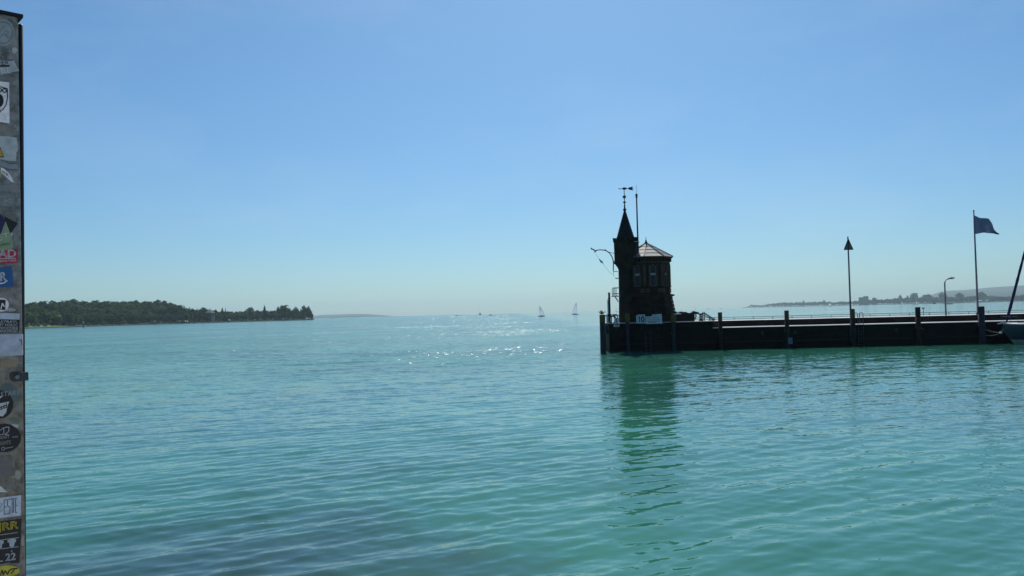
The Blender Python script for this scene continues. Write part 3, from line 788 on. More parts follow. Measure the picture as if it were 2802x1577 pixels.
# posts that carry the boards
for (px, lab) in ((1755, 'short dark post behind the 10 sign'), (1800, 'short dark post behind the handwritten notice board'), (1687, 'short dark post behind the black bar sign')):
    uu = u_of(px)[0]
    b = MB(); p0 = ML(uu, -0.16, 0)
    b.box((p0.x, p0.y, 2.28), (0.08, 0.08, 1.0)); b.box((p0.x, p0.y + 0.05, 1.9), (0.2, 0.1, 0.1))
    b.box((p0.x, p0.y - 0.2, 2.3), (0.06, 0.34, 0.06))
    tag(b.build('sign_post', M['iron']), lab, 'post')
# tall dark post with pale strip at the end of the mole
t = empty('signal_post', P(1668, 862, 69.6), 'tall square dark post with a pale strip at the mole end left of the tower', 'post')
b = MB(); p0 = P(1668.5, 870, 69.6); zt = P(1668, 801, 69.6).z
b.box((p0.x, p0.y, (Z_HEAD + zt) / 2), (0.16, 0.16, zt - Z_HEAD)); b.box((p0.x, p0.y, zt - 0.03), (0.19, 0.19, 0.06)); b.box((p0.x, p0.y, zt - 0.5), (0.2, 0.2, 0.1))
b.build('shaft', M['iron'], t)
b = MB(); b.box((p0.x - 0.13, p0.y, (Z_HEAD + zt - 0.6) / 2), (0.09, 0.1, zt - 0.6 - Z_HEAD)); b.build('pale_strip', M['offwhite'], t)
# lifebuoy on a stand, bollard, plant tuft
t = empty('lifebuoy_stand', P(1674, 884, 69.2), 'dark lifebuoy stand with a pale ring at the mole end', 'lifebuoy')
p0 = P(1675.5, 875, 69.2)
b = MB(); pts = [(p0.x + 0.27 * math.cos(a), p0.y, p0.z + 0.33 * math.sin(a)) for a in np.linspace(0, 2 * math.pi, 25)]
b.tube(pts, 0.085, 8, cap=False); b.build('ring', M['black'], t, True)
b = MB(); b.box((p0.x - 0.05, p0.y + 0.1, (Z_HEAD + p0.z + 0.4) / 2), (0.08, 0.06, p0.z + 0.4 - Z_HEAD)); b.box((p0.x, p0.y + 0.1, p0.z + 0.42), (0.9, 0.08, 0.09)); b.build('stand', M['iron'], t)
b = MB(); b.box((p0.x - 0.45, p0.y, p0.z - 0.02), (0.12, 0.1, 0.85)); b.build('pale_board', M['offwhite'], t)
b = MB(); u0 = u_of(1659)[0]
b.box(P(1664.5, 864.5, 69.3), (1.05, 0.12, 0.10)); b.box(P(1685, 864.5, 69.3), (0.6, 0.12, 0.08)); b.tube([P(1660, 865, 69.3), (P(1660, 865, 69.3).x, 69.3, Z_HEAD - 0.3)], 0.04, 6)
b.tube([P(1690, 865, 69.3), (P(1690, 865, 69.3).x, 69.3, Z_HEAD - 0.3)], 0.04, 6)
tag(b.build('end_railing', M['iron']), 'low dark railing on the mole end between the free pile and the tower', 'railing')
def tuft(px, py, Y, h, label, n=26, sp=0.25, mm='leaf_b', floor=None):
    p0 = P(px, py, Y)
    b = MB()
    for i in range(n):
        a = rnd.uniform(0, 6.28); l = h * rnd.uniform(0.5, 1.0); w = 0.035
        d_ = Vector((math.cos(a), math.sin(a), 0)); s = Vector((-d_.y, d_.x, 0))
        base = p0 + d_ * rnd.uniform(0, sp * 0.4)
        mid = base + d_ * sp * 0.4 + UP * l * 0.6; tip = base + d_ * sp * rnd.uniform(0.6, 1.2) + UP * l
        b.add([base - s * w * 0.4, base + s * w * 0.4, mid + s * w, mid - s * w, tip], [(0, 1, 2, 3), (3, 2, 4)])
    return tag(b.build('weed_tuft', M[mm]), label, 'plant')
tuft(1647, 860.5, MO.y - 1.1, 0.36, 'weeds sprouting from the top of the free standing pile', n=40, sp=0.3)
b = MB()
pts = [P(1658.5, 885, 68.6), P(1659.5, 895, 68.6), P(1662, 906, 68.6), P(1664, 916, 68.6)]
b.tube(pts, [0.05, 0.09, 0.14, 0.04], 7)
tag(b.build('hanging_fender', M['timber_teal']), 'thin green fender hanging off the left end of the mole', 'fender')

# storage chest with tarpaulin, bollard, gangway rails
uc0, uc1 = u_of(1846, 870, 2.0)[0], u_of(1899, 870, 2.0)[0]
chest = empty('storage_chest', ML((uc0 + uc1) / 2, 2.0, Z_HEAD), 'long dark chest on the mole head right of the tower', 'chest')
zc = u_of(1870, 858.5, 2.0)[1]
b = MB(); mbox(b, uc0, uc1, 1.6, 2.6, Z_HEAD, zc - 0.05); b.build('chest_body', M['timber'], chest, bevel=0.015)
b = MB(); mbox(b, uc0 - 0.05, uc0 + 0.52, 1.54, 2.66, zc - 0.05, zc + 0.01); b.build('painted_sunlit_lid', M['concrete'], chest)  # sunlight on this end of the lid put in as pale material
b = MB(); mbox(b, uc0 + 0.53, uc1 + 0.02, 1.54, 2.66, zc - 0.05, zc + 0.005); b.build('lid', M['timber'], chest)
for i in range(7):
    u = uc0 + (uc1 - uc0) * i / 7
    b = MB(); mbox(b, u + 0.02, u + (uc1 - uc0) / 7 - 0.02, 1.57, 1.60, Z_HEAD + 0.02, zc - 0.07); b.build('plank', M['timber'], chest)
b = MB()
tp_ = [(1859, 858), (1861, 853.5), (1866, 852.5), (1871, 854.5), (1877, 853.5), (1880, 855.5), (1886, 857), (1893, 856.5), (1897, 852.5), (1899.5, 851), (1904, 853.5), (1910, 854), (1912.5, 855), (1911, 859), (1906, 860.5), (1898, 860), (1880, 858.6)]
front = [u_of(x, y, 1.7) for x, y in tp_]
b.slab([ML(u, 1.62, z) for u, z in front], MV * 0.9)
hp = b.build('tarpaulin', M['tarp'], bevel=0.02)
tag(hp, 'crumpled dark tarpaulin lying over the chest and hanging past its right end', 'tarpaulin')
b = MB(); b.tube([P(1903.5, 861, 70.2), P(1905, 866, 70.2), P(1903, 870, 70.2), P(1901.5, 872.5, 70.2)], [0.05, 0.07, 0.06, 0.02], 6)
tag(b.build('strap_end', M['tarp']), 'loose strap end hanging down from the tarpaulin', 'strap')
tuft(1851, 858, 70.4, 0.2, 'small weed growing beside the tower foot above the chest', n=16, sp=0.3, mm='leaf_d')
p0 = P(1918, 880, 70.0); p0.z = Z_HEAD
t = empty('mooring_bollard', p0, 'stout dark bollard with pale bands at the right end of the mole head', 'bollard')
b = MB(); b.lathe(p0, [(0.20, Z_HEAD), (0.17, Z_HEAD + 0.06), (0.13, Z_HEAD + 0.12), (0.13, Z_HEAD + 0.54), (0.26, Z_HEAD + 0.58), (0.26, Z_HEAD + 0.64), (0.1, Z_HEAD + 0.68)], 12); b.build('post', M['iron'], t, True)
for zz in (0.2, 0.4):
    b = MB(); b.lathe(p0, [(0.132, Z_HEAD + zz), (0.138, Z_HEAD + zz + 0.01), (0.138, Z_HEAD + zz + 0.1), (0.132, Z_HEAD + zz + 0.11)], 12); b.build('pale_band', M['concrete'], t)
t = empty('gangway_rail', ML(u_of(1923, 870, 1.2)[0], 1.2, Z_HEAD), 'sloping steel handrail going down the steps from the mole head', 'handrail')
for v_ in (0.9, 2.1):
    g_ = lambda px, py: ML(u_of(px, py, v_)[0], v_, u_of(px, py, v_)[1])
    off = 0 if v_ < 1 else 4
    b = MB(); b.tube([g_(1923 + off, 856), g_(1950 + off, 873), g_(1952 + off, 877)], 0.035, 6); b.build('top_rail', M['galv'], t)
    b = MB(); b.tube([g_(1923 + off, 862), g_(1940 + off, 871.5)], 0.025, 6); b.build('mid_rail', M['galv'], t)
    for (px, py, lo) in ((1923, 854, 882), (1941, 868, 890), (1949, 872, 892)):
        b = MB(); a_ = g_(px + off, py); b.tube([a_, (a_.x, a_.y, Z_LOW if px > 1935 else Z_HEAD)], 0.04, 6); b.build('rail_post', M['iron'], t)

# ------------------------------------------------------------------ promenade railing on the far edge of the mole
rail = empty('mole_railing', ML(U_HEAD, LOW_W + UP_W - 0.15, Z_UP), 'thin two bar railing along the far edge of the mole', 'railing')
VR = LOW_W + UP_W - 0.15
for (py, nm, rr_) in ((867.0, 'top_rail', 0.028), (872.0, 'lower_rail', 0.024)):
    zr = u_of(2060, py, VR)[1]
    b = MB(); b.tube([ML(U_HEAD + 0.1, VR, zr), ML(U_END, VR, zr)], rr_, 6); b.build(nm, M['galv'], rail)
zr = u_of(2060, 867, VR)[1]
pu = U_HEAD + 0.2; i = 0
pm = None
while pu < 60:
    if pm is None:
        b = MB(); b.tube([ML(pu, VR, Z_UP - 0.02), ML(pu, VR, zr - 0.02)], 0.032, 6); pm = b.build('rail_post', M['galv'], rail)
        pb0 = pu
    else:
        c = pm.copy(); col.objects.link(c); c.parent = rail; c.location = MU * (pu - pb0)
    pu += 1.83

# ------------------------------------------------------------------ beacon pole, lamp, flagpole
def upper(px, v=LOW_W + 1.6):
    u, _ = u_of(px, 870, v)
    return ML(u, v, Z_UP)
def foot_on(px, py, Y):
    return P(px, py, Y)
by = MO.y - 1.25
p0 = P(2327.5, 848, by); zt = P(2319, 650, by).z
t = empty('beacon_pole', (p0.x, p0.y, 0.4), 'thin pole with a dark triangular daymark on top, fixed to an ochre pile', 'beacon')
bx = P(2324, 760, by).x
b = MB(); b.tube([(bx, by, 0.4), (bx, by, zt)], [0.085, 0.06], 8); b.build('pole', M['pole'], t, True)
b = MB(); b.tube([(bx, by, zt), (bx, by, zt + 0.07)], 0.055, 8); b.build('pole_tip', M['iron'], t)
zb_ = P(2320, 683.5, by).z; za_ = P(2320, 655, by).z
b = MB()
hw_ = 12.2 * by / FPX
for (xa, za, xb, zb2) in ((-hw_, zb_, hw_, zb_), (-hw_, zb_, 0, za_ + 0.02), (hw_, zb_, 0, za_ + 0.02), (0, zb_, 0, za_)):
    b.tube([(bx + xa, by - 0.07, za), (bx + xb, by - 0.07, zb2)], 0.035, 5)
b.build('mark_frame', M['black'], t)
mkm = mat('weathered_brown_board', (0.16, 0.14, 0.15), 0.85, 0.35, 3)
for s in (-1, 1):
    for i in range(3):
        x0, x1 = hw_ * i / 3 + 0.006, hw_ * (i + 1) / 3 - 0.006
        h = za_ - zb_
        b = MB(); b.slab([(bx + s * x0, by - 0.05, zb_), (bx + s * x1, by - 0.05, zb_), (bx + s * x1, by - 0.05, zb_ + h * (1 - x1 / hw_)), (bx + s * x0, by - 0.05, zb_ + h * (1 - x0 / hw_))], (0, 0.03, 0)); b.build('mark_board', mkm, t)
# small railing post standing further along
# street lamp
YL = upper(2590).y
p0 = P(2586, 866, YL)
t = empty('street_lamp', (p0.x, YL, Z_UP), 'grey street lamp with a curved arm on the mole walkway', 'street lamp')
lp = [(p0.x, YL, Z_UP)]
x_ = P(2585.5, 790, YL).x
lp = [(x_, YL, Z_UP), (x_, YL, P(2585, 776, YL).z), (P(2586, 770, YL).x, YL, P(2586, 771, YL).z), (P(2589, 766, YL).x, YL, P(2589, 766.5, YL).z), (P(2595, 763, YL).x, YL, P(2595, 763.6, YL).z), (P(2601, 762, YL).x, YL, P(2601, 762, YL).z)]
b = MB(); b.tube(lp, [0.075, 0.06, 0.055, 0.05, 0.045, 0.045], 8); b.build('lamp_pole', M['pole'], t, True)
a_, e_ = P(2594, 763.2, YL), P(2612, 760.6, YL)
b = MB(); b.tube([a_ + UP * 0.0, a_.lerp(e_, 0.4) + UP * 0.02, e_], [0.05, 0.085, 0.045], 8); b.build('lamp_head', M['pole'], t, True)
b = MB(); b.box(a_.lerp(e_, 0.55) - UP * 0.07, (0.3, 0.09, 0.03)); b.build('lamp_glass', M['offwhite'], t)
# thin signal stick seen above the railing
p0 = P(2527, 866, YL + 2); b = MB(); b.tube([(p0.x, p0.y, Z_UP), (p0.x, p0.y, P(2527, 845, YL + 2).z)], 0.03, 6); b.box((p0.x, p0.y, P(2527, 844, YL + 2).z), (0.16, 0.1, 0.14))
tag(b.build('rail_lantern', M['galv']), 'small lantern on a thin stick at the mole railing left of the street lamp', 'lantern')
# flagpole and flag
YF = upper(2673).y
px_ = P(2672, 760, YF).x
zt = P(2669, 577, YF).z
t = empty('flagpole', (px_, YF, Z_UP), 'tall slim flagpole standing on the mole behind the grey pile', 'flagpole')
b = MB(); b.tube([(px_, YF, Z_UP), (px_, YF, zt)], [0.095, 0.055], 10); b.build('pole', M['pole'], t, True)
b = MB(); b.lathe((px_, YF), [(0.16, Z_UP), (0.16, Z_UP + 0.1), (0.1, Z_UP + 0.22)], 10); b.build('pole_base', M['iron'], t)
b = MB(); b.tube([(px_, YF, zt - 0.02), (px_, YF, zt + 0.05)], 0.07, 8); b.build('pole_cap', M['iron'], t)
zf1, zf0 = P(2670, 590, YF).z, P(2671, 641.5, YF).z
FH = zf1 - zf0
kf = YF / FPX
def flag_pt(a, c, off=0.0):
    """a along the fly 0..1, c up the hoist 0..1"""
    top = [(0, 0), (0.3, -6), (0.62, -10), (0.72, -12)]
    # top and bottom edge curves in photo pixels from the hoist top (2670,590)
    tx = np.interp(a, [0, 0.3, 0.6, 0.75, 0.88, 1.0], [0, 16.5, 33.5, 41, 49, 56.5])
    ty = np.interp(a, [0, 0.3, 0.6, 0.75, 0.88, 1.0], [0, 7.5, 10.5, 21, 34, 48])
    bx_ = np.interp(a, [0, 0.3, 0.6, 0.8, 0.92, 1.0], [0, 16.5, 34.5, 48, 53, 56])
    by_ = np.interp(a, [0, 0.3, 0.6, 0.8, 0.92, 1.0], [51.5, 48.5, 49.5, 51, 53.5, 55.5])
    x = tx * c + bx_ * (1 - c); y = ty * c + by_ * (1 - c)
    dep = 0.34 * math.sin(a * 8.5 + (1 - c) * 1.8) * a + 0.14 * math.sin(a * 15 + c * 5) * a - 0.3 * a
    return Vector((px_ + 0.06 + x * kf, YF + dep + off, zf1 - y * kf))
NA, NC = 34, 22
b = MB()
vsf = [flag_pt(i / NA, j / NC) for i in range(NA + 1) for j in range(NC + 1)]
fsf = [(i * (NC + 1) + j, (i + 1) * (NC + 1) + j, (i + 1) * (NC + 1) + j + 1, i * (NC + 1) + j + 1) for i in range(NA) for j in range(NC)]
b.add(vsf, fsf)
fm = mat('blue_flag_cloth', (0.05, 0.085, 0.165), 0.9, 0.35, 1.5)
fnt = fm.node_tree; tr = fnt.nodes.new('ShaderNodeBsdfTranslucent'); tr.inputs['Color'].default_value = (0.05, 0.085, 0.16, 1)
mx = fnt.nodes.new('ShaderNodeMixShader'); mx.inputs[0].default_value = 0.35
fnt.links.new(fnt.nodes['Principled BSDF'].outputs[0], mx.inputs[1]); fnt.links.new(tr.outputs[0], mx.inputs[2]); fnt.links.new(mx.outputs[0], fnt.nodes['Material Output'].inputs[0])
flag = b.build('flag', fm, None, True)
tag(flag, 'dark blue flag with a ring of faint stars blowing right from the flagpole', 'flag')
b = MB()
for off in (-0.012, 0.012):
    for i in range(12):
        a0 = 2 * math.pi * i / 12
        ca, cc = 0.45 + 0.2 * math.cos(a0), 0.5 + 0.29 * math.sin(a0)
        pts = [flag_pt(ca, cc, off)]
        for q_ in range(10):
            r_ = 0.05 if q_ % 2 == 0 else 0.022
            an = math.pi / 2 + q_ * math.pi / 5
            pts.append(flag_pt(ca + r_ * 0.8 * math.cos(an), cc + r_ * math.sin(an), off))
        b.add(pts, [(0, 1 + q_, 1 + (q_ + 1) % 10) for q_ in range(10)])
b.build('star_ring', mat('faded_yellow_print', (0.16, 0.16, 0.17), 0.9), flag)

# ------------------------------------------------------------------ moored sailing boat at the right edge
def moored_boat():
    YB = 65.2
    o = P(2748, 936, YB)
    t = empty('moored_sailboat', (o.x, YB, 0), 'white decked sailboat with dark blue hull moored at the right edge of the picture', 'sailboat')
    L = 9.6
    zs = P(2750, 886, YB).z
    def sheer(s): return zs - 0.16 * math.sin(min(1, s) * math.pi * 0.8)
    st = [0, 0.02, 0.06, 0.12, 0.2, 0.32, 0.45, 0.6, 0.75, 0.9, 1.0]
    hb = [0.03, 0.16, 0.42, 0.72, 1.02, 1.30, 1.45, 1.48, 1.40, 1.20, 1.02]
    # per station: half-beam at deck; stem rakes aft below
    def section(s, w, band):
        za = sheer(s)
        rake_low, rake_mid = 0.85, 0.25
        f = 1 - s
        xd = s * L
        pts = []
        for (zz, k, rk) in ((za, 1.0, 0.0), (za - 0.03, 1.02, 0.0), (za - 0.62, 0.93, 0.0 - 0.08), (0.36, 0.80, 0.5), (0.0, 0.66, 0.86), (-0.25, 0.4, 1.1)):
            pts.append((xd + rk * max(0, 1 - s * 4), w * k * (1 if s > 0.001 else 1), zz))
        return pts
    secs = [section(s, w, 0) for s, w in zip(st, hb)]
    def strip(i0, i1, name, mm, par):
        b = MB(); n = len(secs)
        for sd in (-1, 1):
            vs_ = []; fs = []; k = i1 - i0 + 1
            for sc_ in secs:
                for q_ in range(i0, i1 + 1):
                    x, w, z = sc_[q_]; vs_.append((o.x + x, YB + w * sd, z))
            for a in range(n - 1):
                for c in range(k - 1):
                    fs.append((a * k + c, (a + 1) * k + c, (a + 1) * k + c + 1, a * k + c + 1))
            b.add(vs_, fs)
        # stem closing and transom
        for e in (0, n - 1):
            vs_ = []; k = i1 - i0 + 1
            for q_ in range(i0, i1 + 1):
                x, w, z = secs[e][q_]; vs_ += [(o.x + x, YB - w, z), (o.x + x, YB + w, z)]
            b.add(vs_, [(2 * c, 2 * c + 1, 2 * c + 3, 2 * c + 2) for c in range(k - 1)])
        return b.build(name, mm, par, True)
    strip(1, 3, 'hull_topsides', M['hull_blue'], t)
    strip(3, 4, 'hull_lower', M['hull_cream'], t)
    strip(4, 5, 'boot_stripe', M['black'], t)
    strip(0, 1, 'rubbing_strake', M['deck_white'], t)
    b = MB(); n = len(secs); vs_ = []
    for sc_ in secs:
        x, w, z = sc_[0]; vs_ += [(o.x + x, YB - w, z), (o.x + x, YB, z + 0.09 + 0.02 * w), (o.x + x, YB + w, z)]
    b.add(vs_, [(3 * a + c, 3 * a + 3 + c, 3 * a + 4 + c, 3 * a + 1 + c) for a in range(n - 1) for c in range(2)])
    b.build('deck', M['deck_white'], t, True)
    b = MB()
    poly = [(0.30 * L, 0.40), (0.72 * L, 0.62), (0.72 * L, -0.62), (0.30 * L, -0.40)]
    b.slab([(o.x + x, YB + y, sheer(0.5) + 0.05) for x, y in poly], (0, 0, 0.42)); b.build('cabin', M['deck_white'], t, bevel=0.06)
    for sd in (-1, 1):
        b = MB(); b.box((o.x + 0.5 * L, YB + sd * 0.52, sheer(0.5) + 0.3), (1.6, 0.05, 0.16)); b.build('cabin_window', M['glass'], t)
    # mast, boom, forestay with furled jib
    mx_ = o.x + 0.40 * L; zm = 13.0
    b = MB(); b.tube([(mx_, YB, zs), (mx_, YB, zm)], [0.09, 0.06], 8); b.build('mast', M['galv'], t)
    b = MB(); b.tube([(mx_, YB, zs + 1.2), (mx_ + 3.6, YB, zs + 1.25)], [0.11, 0.14], 8); b.build('boom_cover', M['navy_cloth'], t)
    a_ = P(2754.5, 880, YB); e_ = P(2804, 690, YB); dr_ = (e_ - a_) / (e_.z - a_.z)
    top = a_ + dr_ * (zm - 1.6 - a_.z)
    b = MB(); n = 26
    pts = [a_.lerp(top, i / n) for i in range(n + 1)]
    rr_ = [0.05] + [0.125 + 0.012 * math.sin(i * 2.3) - 0.06 * (i / n) for i in range(1, n)] + [0.03]
    b.tube(pts, rr_, 8); b.build('furled_jib', M['navy_cloth'], t, True)
    b = MB(); b.tube([top, (mx_, YB, zm - 0.6)], 0.012, 4); b.tube([(mx_, YB, zm), (o.x + L, YB, zs)], 0.012, 4); b.tube([P(2752, 888, YB), a_], 0.03, 5); b.build('stays', M['galv'], t)
    # pulpit and anchor gear
    b = MB()
    for sd in (-1, 1):
        b.tube([(o.x + 0.9, YB + sd * 0.5, zs), (o.x + 0.85, YB + sd * 0.5, zs + 0.55), (o.x - 0.1, YB + sd * 0.16, zs + 0.6), (o.x - 0.1, YB + sd * 0.12, zs + 0.02)], 0.016, 5)
    b.build('pulpit', M['galv'], t)
    b = MB(); b.tube([P(2730, 886.5, YB), P(2738, 885.5, YB), P(2747, 883.5, YB), P(2752, 884.5, YB)], [0.04, 0.05, 0.06, 0.07], 6)
    b.build('bow_roller', M['offwhite'], t)
    # bow fender knob and mooring lines
    b = MB(); b.ball(P(2738, 911, YB), 0.11, 10, sc=(1.3, 0.9, 0.9))
    tag(b.build('mooring_float', M['white'], None, True), 'small white float on the mooring lines left of the boat bow', 'float')
    pp = P(2690, 903, MO.y - 1.9)
    b = MB(); f0 = P(2696, 902, 66.6)
    b.tube([f0, f0.lerp(P(2738, 911, YB), 0.5) - UP * 0.06, P(2738, 911, YB)], 0.022, 5)
    f1_ = P(2694, 918, 66.6)
    b.tube([f1_, P(2712, 919, 66), P(2726, 916.5, YB), P(2738, 911, YB), P(2747, 898, YB)], 0.02, 5)
    tag(b.build('mooring_rope', M['rope']), 'pale mooring rope from the grey pile to the boat bow', 'rope')
moored_boat()

# ------------------------------------------------------------------ far boats
def sail_boat(px, wl, top, D, label, main=1, jib=1, sail='sail', hl=None, dark=True, flip=1, lean=0.0):
    p0 = P(px, wl, D); x0 = p0.x
    k = D / FPX
    H = (wl - top) * k
    hl = (hl * k) if hl else H * 0.62
    t = empty('sailboat', (x0, D, 0), label, 'sailboat', 'sailboats out on the lake')
    hull = MB(); hz = max(0.7, hl * 0.11)
    st = [(-0.5, 0.02, 0.95), (-0.42, 0.10, 0.9), (-0.2, 0.17, 0.85), (0.1, 0.18, 0.82), (0.35, 0.15, 0.85), (0.5, 0.11, 0.88)]
    vs_ = []
    for (s, w, h) in st:
        vs_ += [(x0 + flip * s * hl, D - w * hl * 0.5, hz * h), (x0 + flip * s * hl * 0.9, D - w * hl * 0.3, -0.1), (x0 + flip * s * hl * 0.9, D + w * hl * 0.3, -0.1), (x0 + flip * s * hl, D + w * hl * 0.5, hz * h)]
    fs = [(4 * a + c, 4 * a + 4 + c, 4 * a + 4 + (c + 1) % 4, 4 * a + (c + 1) % 4) for a in range(len(st) - 1) for c in range(4)] + [(0, 1, 2, 3), (20, 21, 22, 23)]
    hull.add(vs_, fs); hull.build('hull', M['pole'] if dark else M['white'], t)
    b = MB(); b.box((x0 + flip * 0.05 * hl, D, hz * 1.0), (hl * 0.4, hl * 0.16, hz * 0.5)); b.build('cabin', M['galv'] if dark else M['white'], t)
    mx_ = x0 - flip * 0.05 * hl
    tx = mx_ + lean * k
    b = MB(); b.tube([(mx_, D, hz * 0.8), (tx, D, H)], max(0.07, H * 0.006), 5); b.build('mast', M['pole'], t)
    def sailp(pts, nm):
        b = MB(); n = 8; vs_ = []; fs = []
        (ax_, az_), (bx_, bz_), (cx_, cz_) = pts     # tack, clew, head
        for i in range(n + 1):
            f = i / n
            lx, lz = ax_ + (cx_ - ax_) * f, az_ + (cz_ - az_) * f
            rx, rz = bx_ + (cx_ - bx_) * f, bz_ + (cz_ - bz_) * f
            rx += flip * 0.05 * H * math.sin(math.pi * f) * (1 if nm == 'mainsail' else 0.4)
            for j in range(5):
                g_ = j / 4
                vs_.append((lx + (rx - lx) * g_, D - 0.05 * H * math.sin(math.pi * g_) * (1 - f * 0.7) + 0.10 * H * g_, lz + (rz - lz) * g_))
        for i in range(n):
            for j in range(4): fs.append((i * 5 + j, i * 5 + j + 1, (i + 1) * 5 + j + 1, (i + 1) * 5 + j))
        b.add(vs_, fs)
        b.build(nm, M[sail], t, True)
    if main: sailp([(mx_ + flip * 0.01 * H, hz * 1.6), (mx_ + flip * hl * 0.44, hz * 1.7), (tx, H * 0.985)], 'mainsail')
    if jib: sailp([(x0 - flip * 0.46 * hl, hz * 1.1), (mx_ - flip * 0.02 * hl, hz * 1.4), (tx - flip * 0.02 * H, H * 0.88)], 'jib')
    return t
sail_boat(1482, 867.5, 837.5, 690, 'nearer sailboat with grey sails and low dark hull left of the tower', hl=20, lean=-4, flip=1)
sail_boat(1574, 859.5, 825.5, 930, 'tall sailboat with narrow pale sails closest to the tower on its left', hl=19, flip=-1, lean=3)
sail_boat(1313.5, 859, 850, 2100, 'tiny dark sail on the horizon left of the small motorboat', hl=6, sail='pole')
sail_boat(1420.6, 857, 852, 3600, 'faintest tiny sail on the horizon between motorboat and nearer sailboat', hl=3)
sail_boat(1686.5, 851, 840, 2000, 'grey sail seen between the post and the tower wall', hl=6, flip=-1)
sail_boat(1902, 847, 840, 3200, 'tiny faint sail above the tarpaulin right of the tower', hl=4)
sail_boat(2111, 841, 834, 3000, 'small faint sail before the low end of the right shore', hl=5, sail='sail_bright', dark=False)
sail_boat(2271, 838, 827, 2300, 'small white sailboat off the right shore left of the triangle pole', hl=12, sail='sail_bright', dark=False)
sail_boat(2507, 833.5, 821, 1900, 'bright white sail straight above the dark bare pile', hl=9, sail='sail_bright', dark=False, jib=0)
sail_boat(2557, 833, 822, 2200, 'hazy grey sail between the white sail and the street lamp', hl=12, sail='galv', dark=True)
sail_boat(848.5, 868.5, 862, 2300, 'small white sail in the gap under the last tree of the left shore', hl=4, sail='sail_bright', dark=False)
def motor_boat(px, wl, wpx, D, label, hull='pole', top='galv', low=False):
    x0 = P(px, wl, D).x; k = D / FPX; L = wpx * k
    t = empty('motorboat', (x0, D, 0), label, 'motorboat', 'small motorboats out on the lake')
    vs_ = []; h = L * (0.1 if low else 0.14)
    st = [(-0.5, 0.14, 0.9), (-0.2, 0.17, 0.9), (0.2, 0.15, 1.0), (0.42, 0.07, 1.15), (0.5, 0.01, 1.25)]
    for (s, w, z) in st:
        vs_ += [(x0 + s * L, D - w * L, h * z), (x0 + s * L * 0.95, D - w * L * 0.7, -0.05), (x0 + s * L * 0.95, D + w * L * 0.7, -0.05), (x0 + s * L, D + w * L, h * z)]
    fs = [(4 * a + c, 4 * a + 4 + c, 4 * a + 4 + (c + 1) % 4, 4 * a + (c + 1) % 4) for a in range(4) for c in range(4)] + [(0, 1, 2, 3), (16, 17, 18, 19)]
    b = MB(); b.add(vs_, fs); b.build('hull', M[hull], t)
    b = MB()
    if low: b.box((x0 - 0.1 * L, D, h * 1.1), (L * 0.2, L * 0.1, h * 0.5))
    else:
        b.slab([(x0 - 0.22 * L, D - 0.11 * L, h * 0.9), (x0 + 0.2 * L, D - 0.11 * L, h * 0.9), (x0 + 0.08 * L, D - 0.11 * L, h * 1.9), (x0 - 0.2 * L, D - 0.11 * L, h * 1.9)], (0, 0.22 * L, 0))
    b.build('cabin', M[top], t)
motor_boat(1343, 862.5, 10, 1500, 'dark little motorboat between the far sail and the nearer sailboat')
motor_boat(911, 868.5, 6, 2300, 'dark speck of a motorboat just right of the left shore tip')
motor_boat(974, 868, 5, 3000, 'second faint motorboat right of the left shore tip')
motor_boat(1250, 864.5, 9, 1700, 'pale motorboat far out, left of the dark sail', 'offwhite', 'galv')
motor_boat(1938, 845, 6, 3000, 'grey motorboat on the horizon left of the first ochre pile')
motor_boat(1972, 843.5, 5, 3200, 'tiny grey motorboat on the horizon above the first ochre pile')
motor_boat(2597, 834.5, 22, 1500, 'long flat dark boat seen right behind the street lamp pole', low=True)
# channel marker posts off the left shore
def marker(px, top, wl, D, label, white=True):
    x0 = P(px, wl, D).x; k = D / FPX; zt = (wl - top) * k
    t = empty('channel_marker', (x0, D, 0), label, 'marker post', 'channel marker posts off the left shore')
    r_ = 1.0 * k
    b = MB(); b.lathe((x0, D), [(r_, -1), (r_, zt * (0.72 if white else 1))], 8); b.build('post', M['iron'], t)
    if white:
        b = MB(); b.lathe((x0, D), [(r_ * 1.8, zt * 0.68), (r_ * 1.8, zt)], 8); b.build('white_head', M['white'], t)
marker(228, 880, 899, 600, 'nearest marker post with a white head off the left shore')
marker(424, 877, 890.5, 760, 'second marker post with a small white head')
marker(530.5, 880, 886, 900, 'dark marker post below the pale roofed house', False)
marker(626.5, 877.5, 881.5, 1200, 'fainter dark marker post right of the house', False)
marker(684, 875.5, 878.5, 1400, 'faintest dark marker post toward the shore tip', False)

# ------------------------------------------------------------------ far shores
def hill_strip(name, pts_front, pts_back, mm, foot=-0.6):
    """terrain strip between two polylines of world points (equal length), falling into the water at the front"""
    b = MB(); n = len(pts_front)
    vs_ = []
    for f, k in zip(pts_front, pts_back):
        vs_ += [Vector((f.x, f.y, foot)), f, f.lerp(k, 0.5) + UP * (k.z - f.z) * 0.12, k, Vector((k.x * 1.06, k.y * 1.06, foot))]
    fs = [(5 * a + c, 5 * a + 5 + c, 5 * a + 6 + c, 5 * a + 1 + c) for a in range(n - 1) for c in range(4)]
    b.add(vs_, fs)
    o = b.build(name, mm, None, True); o['kind'] = 'structure'
    return o
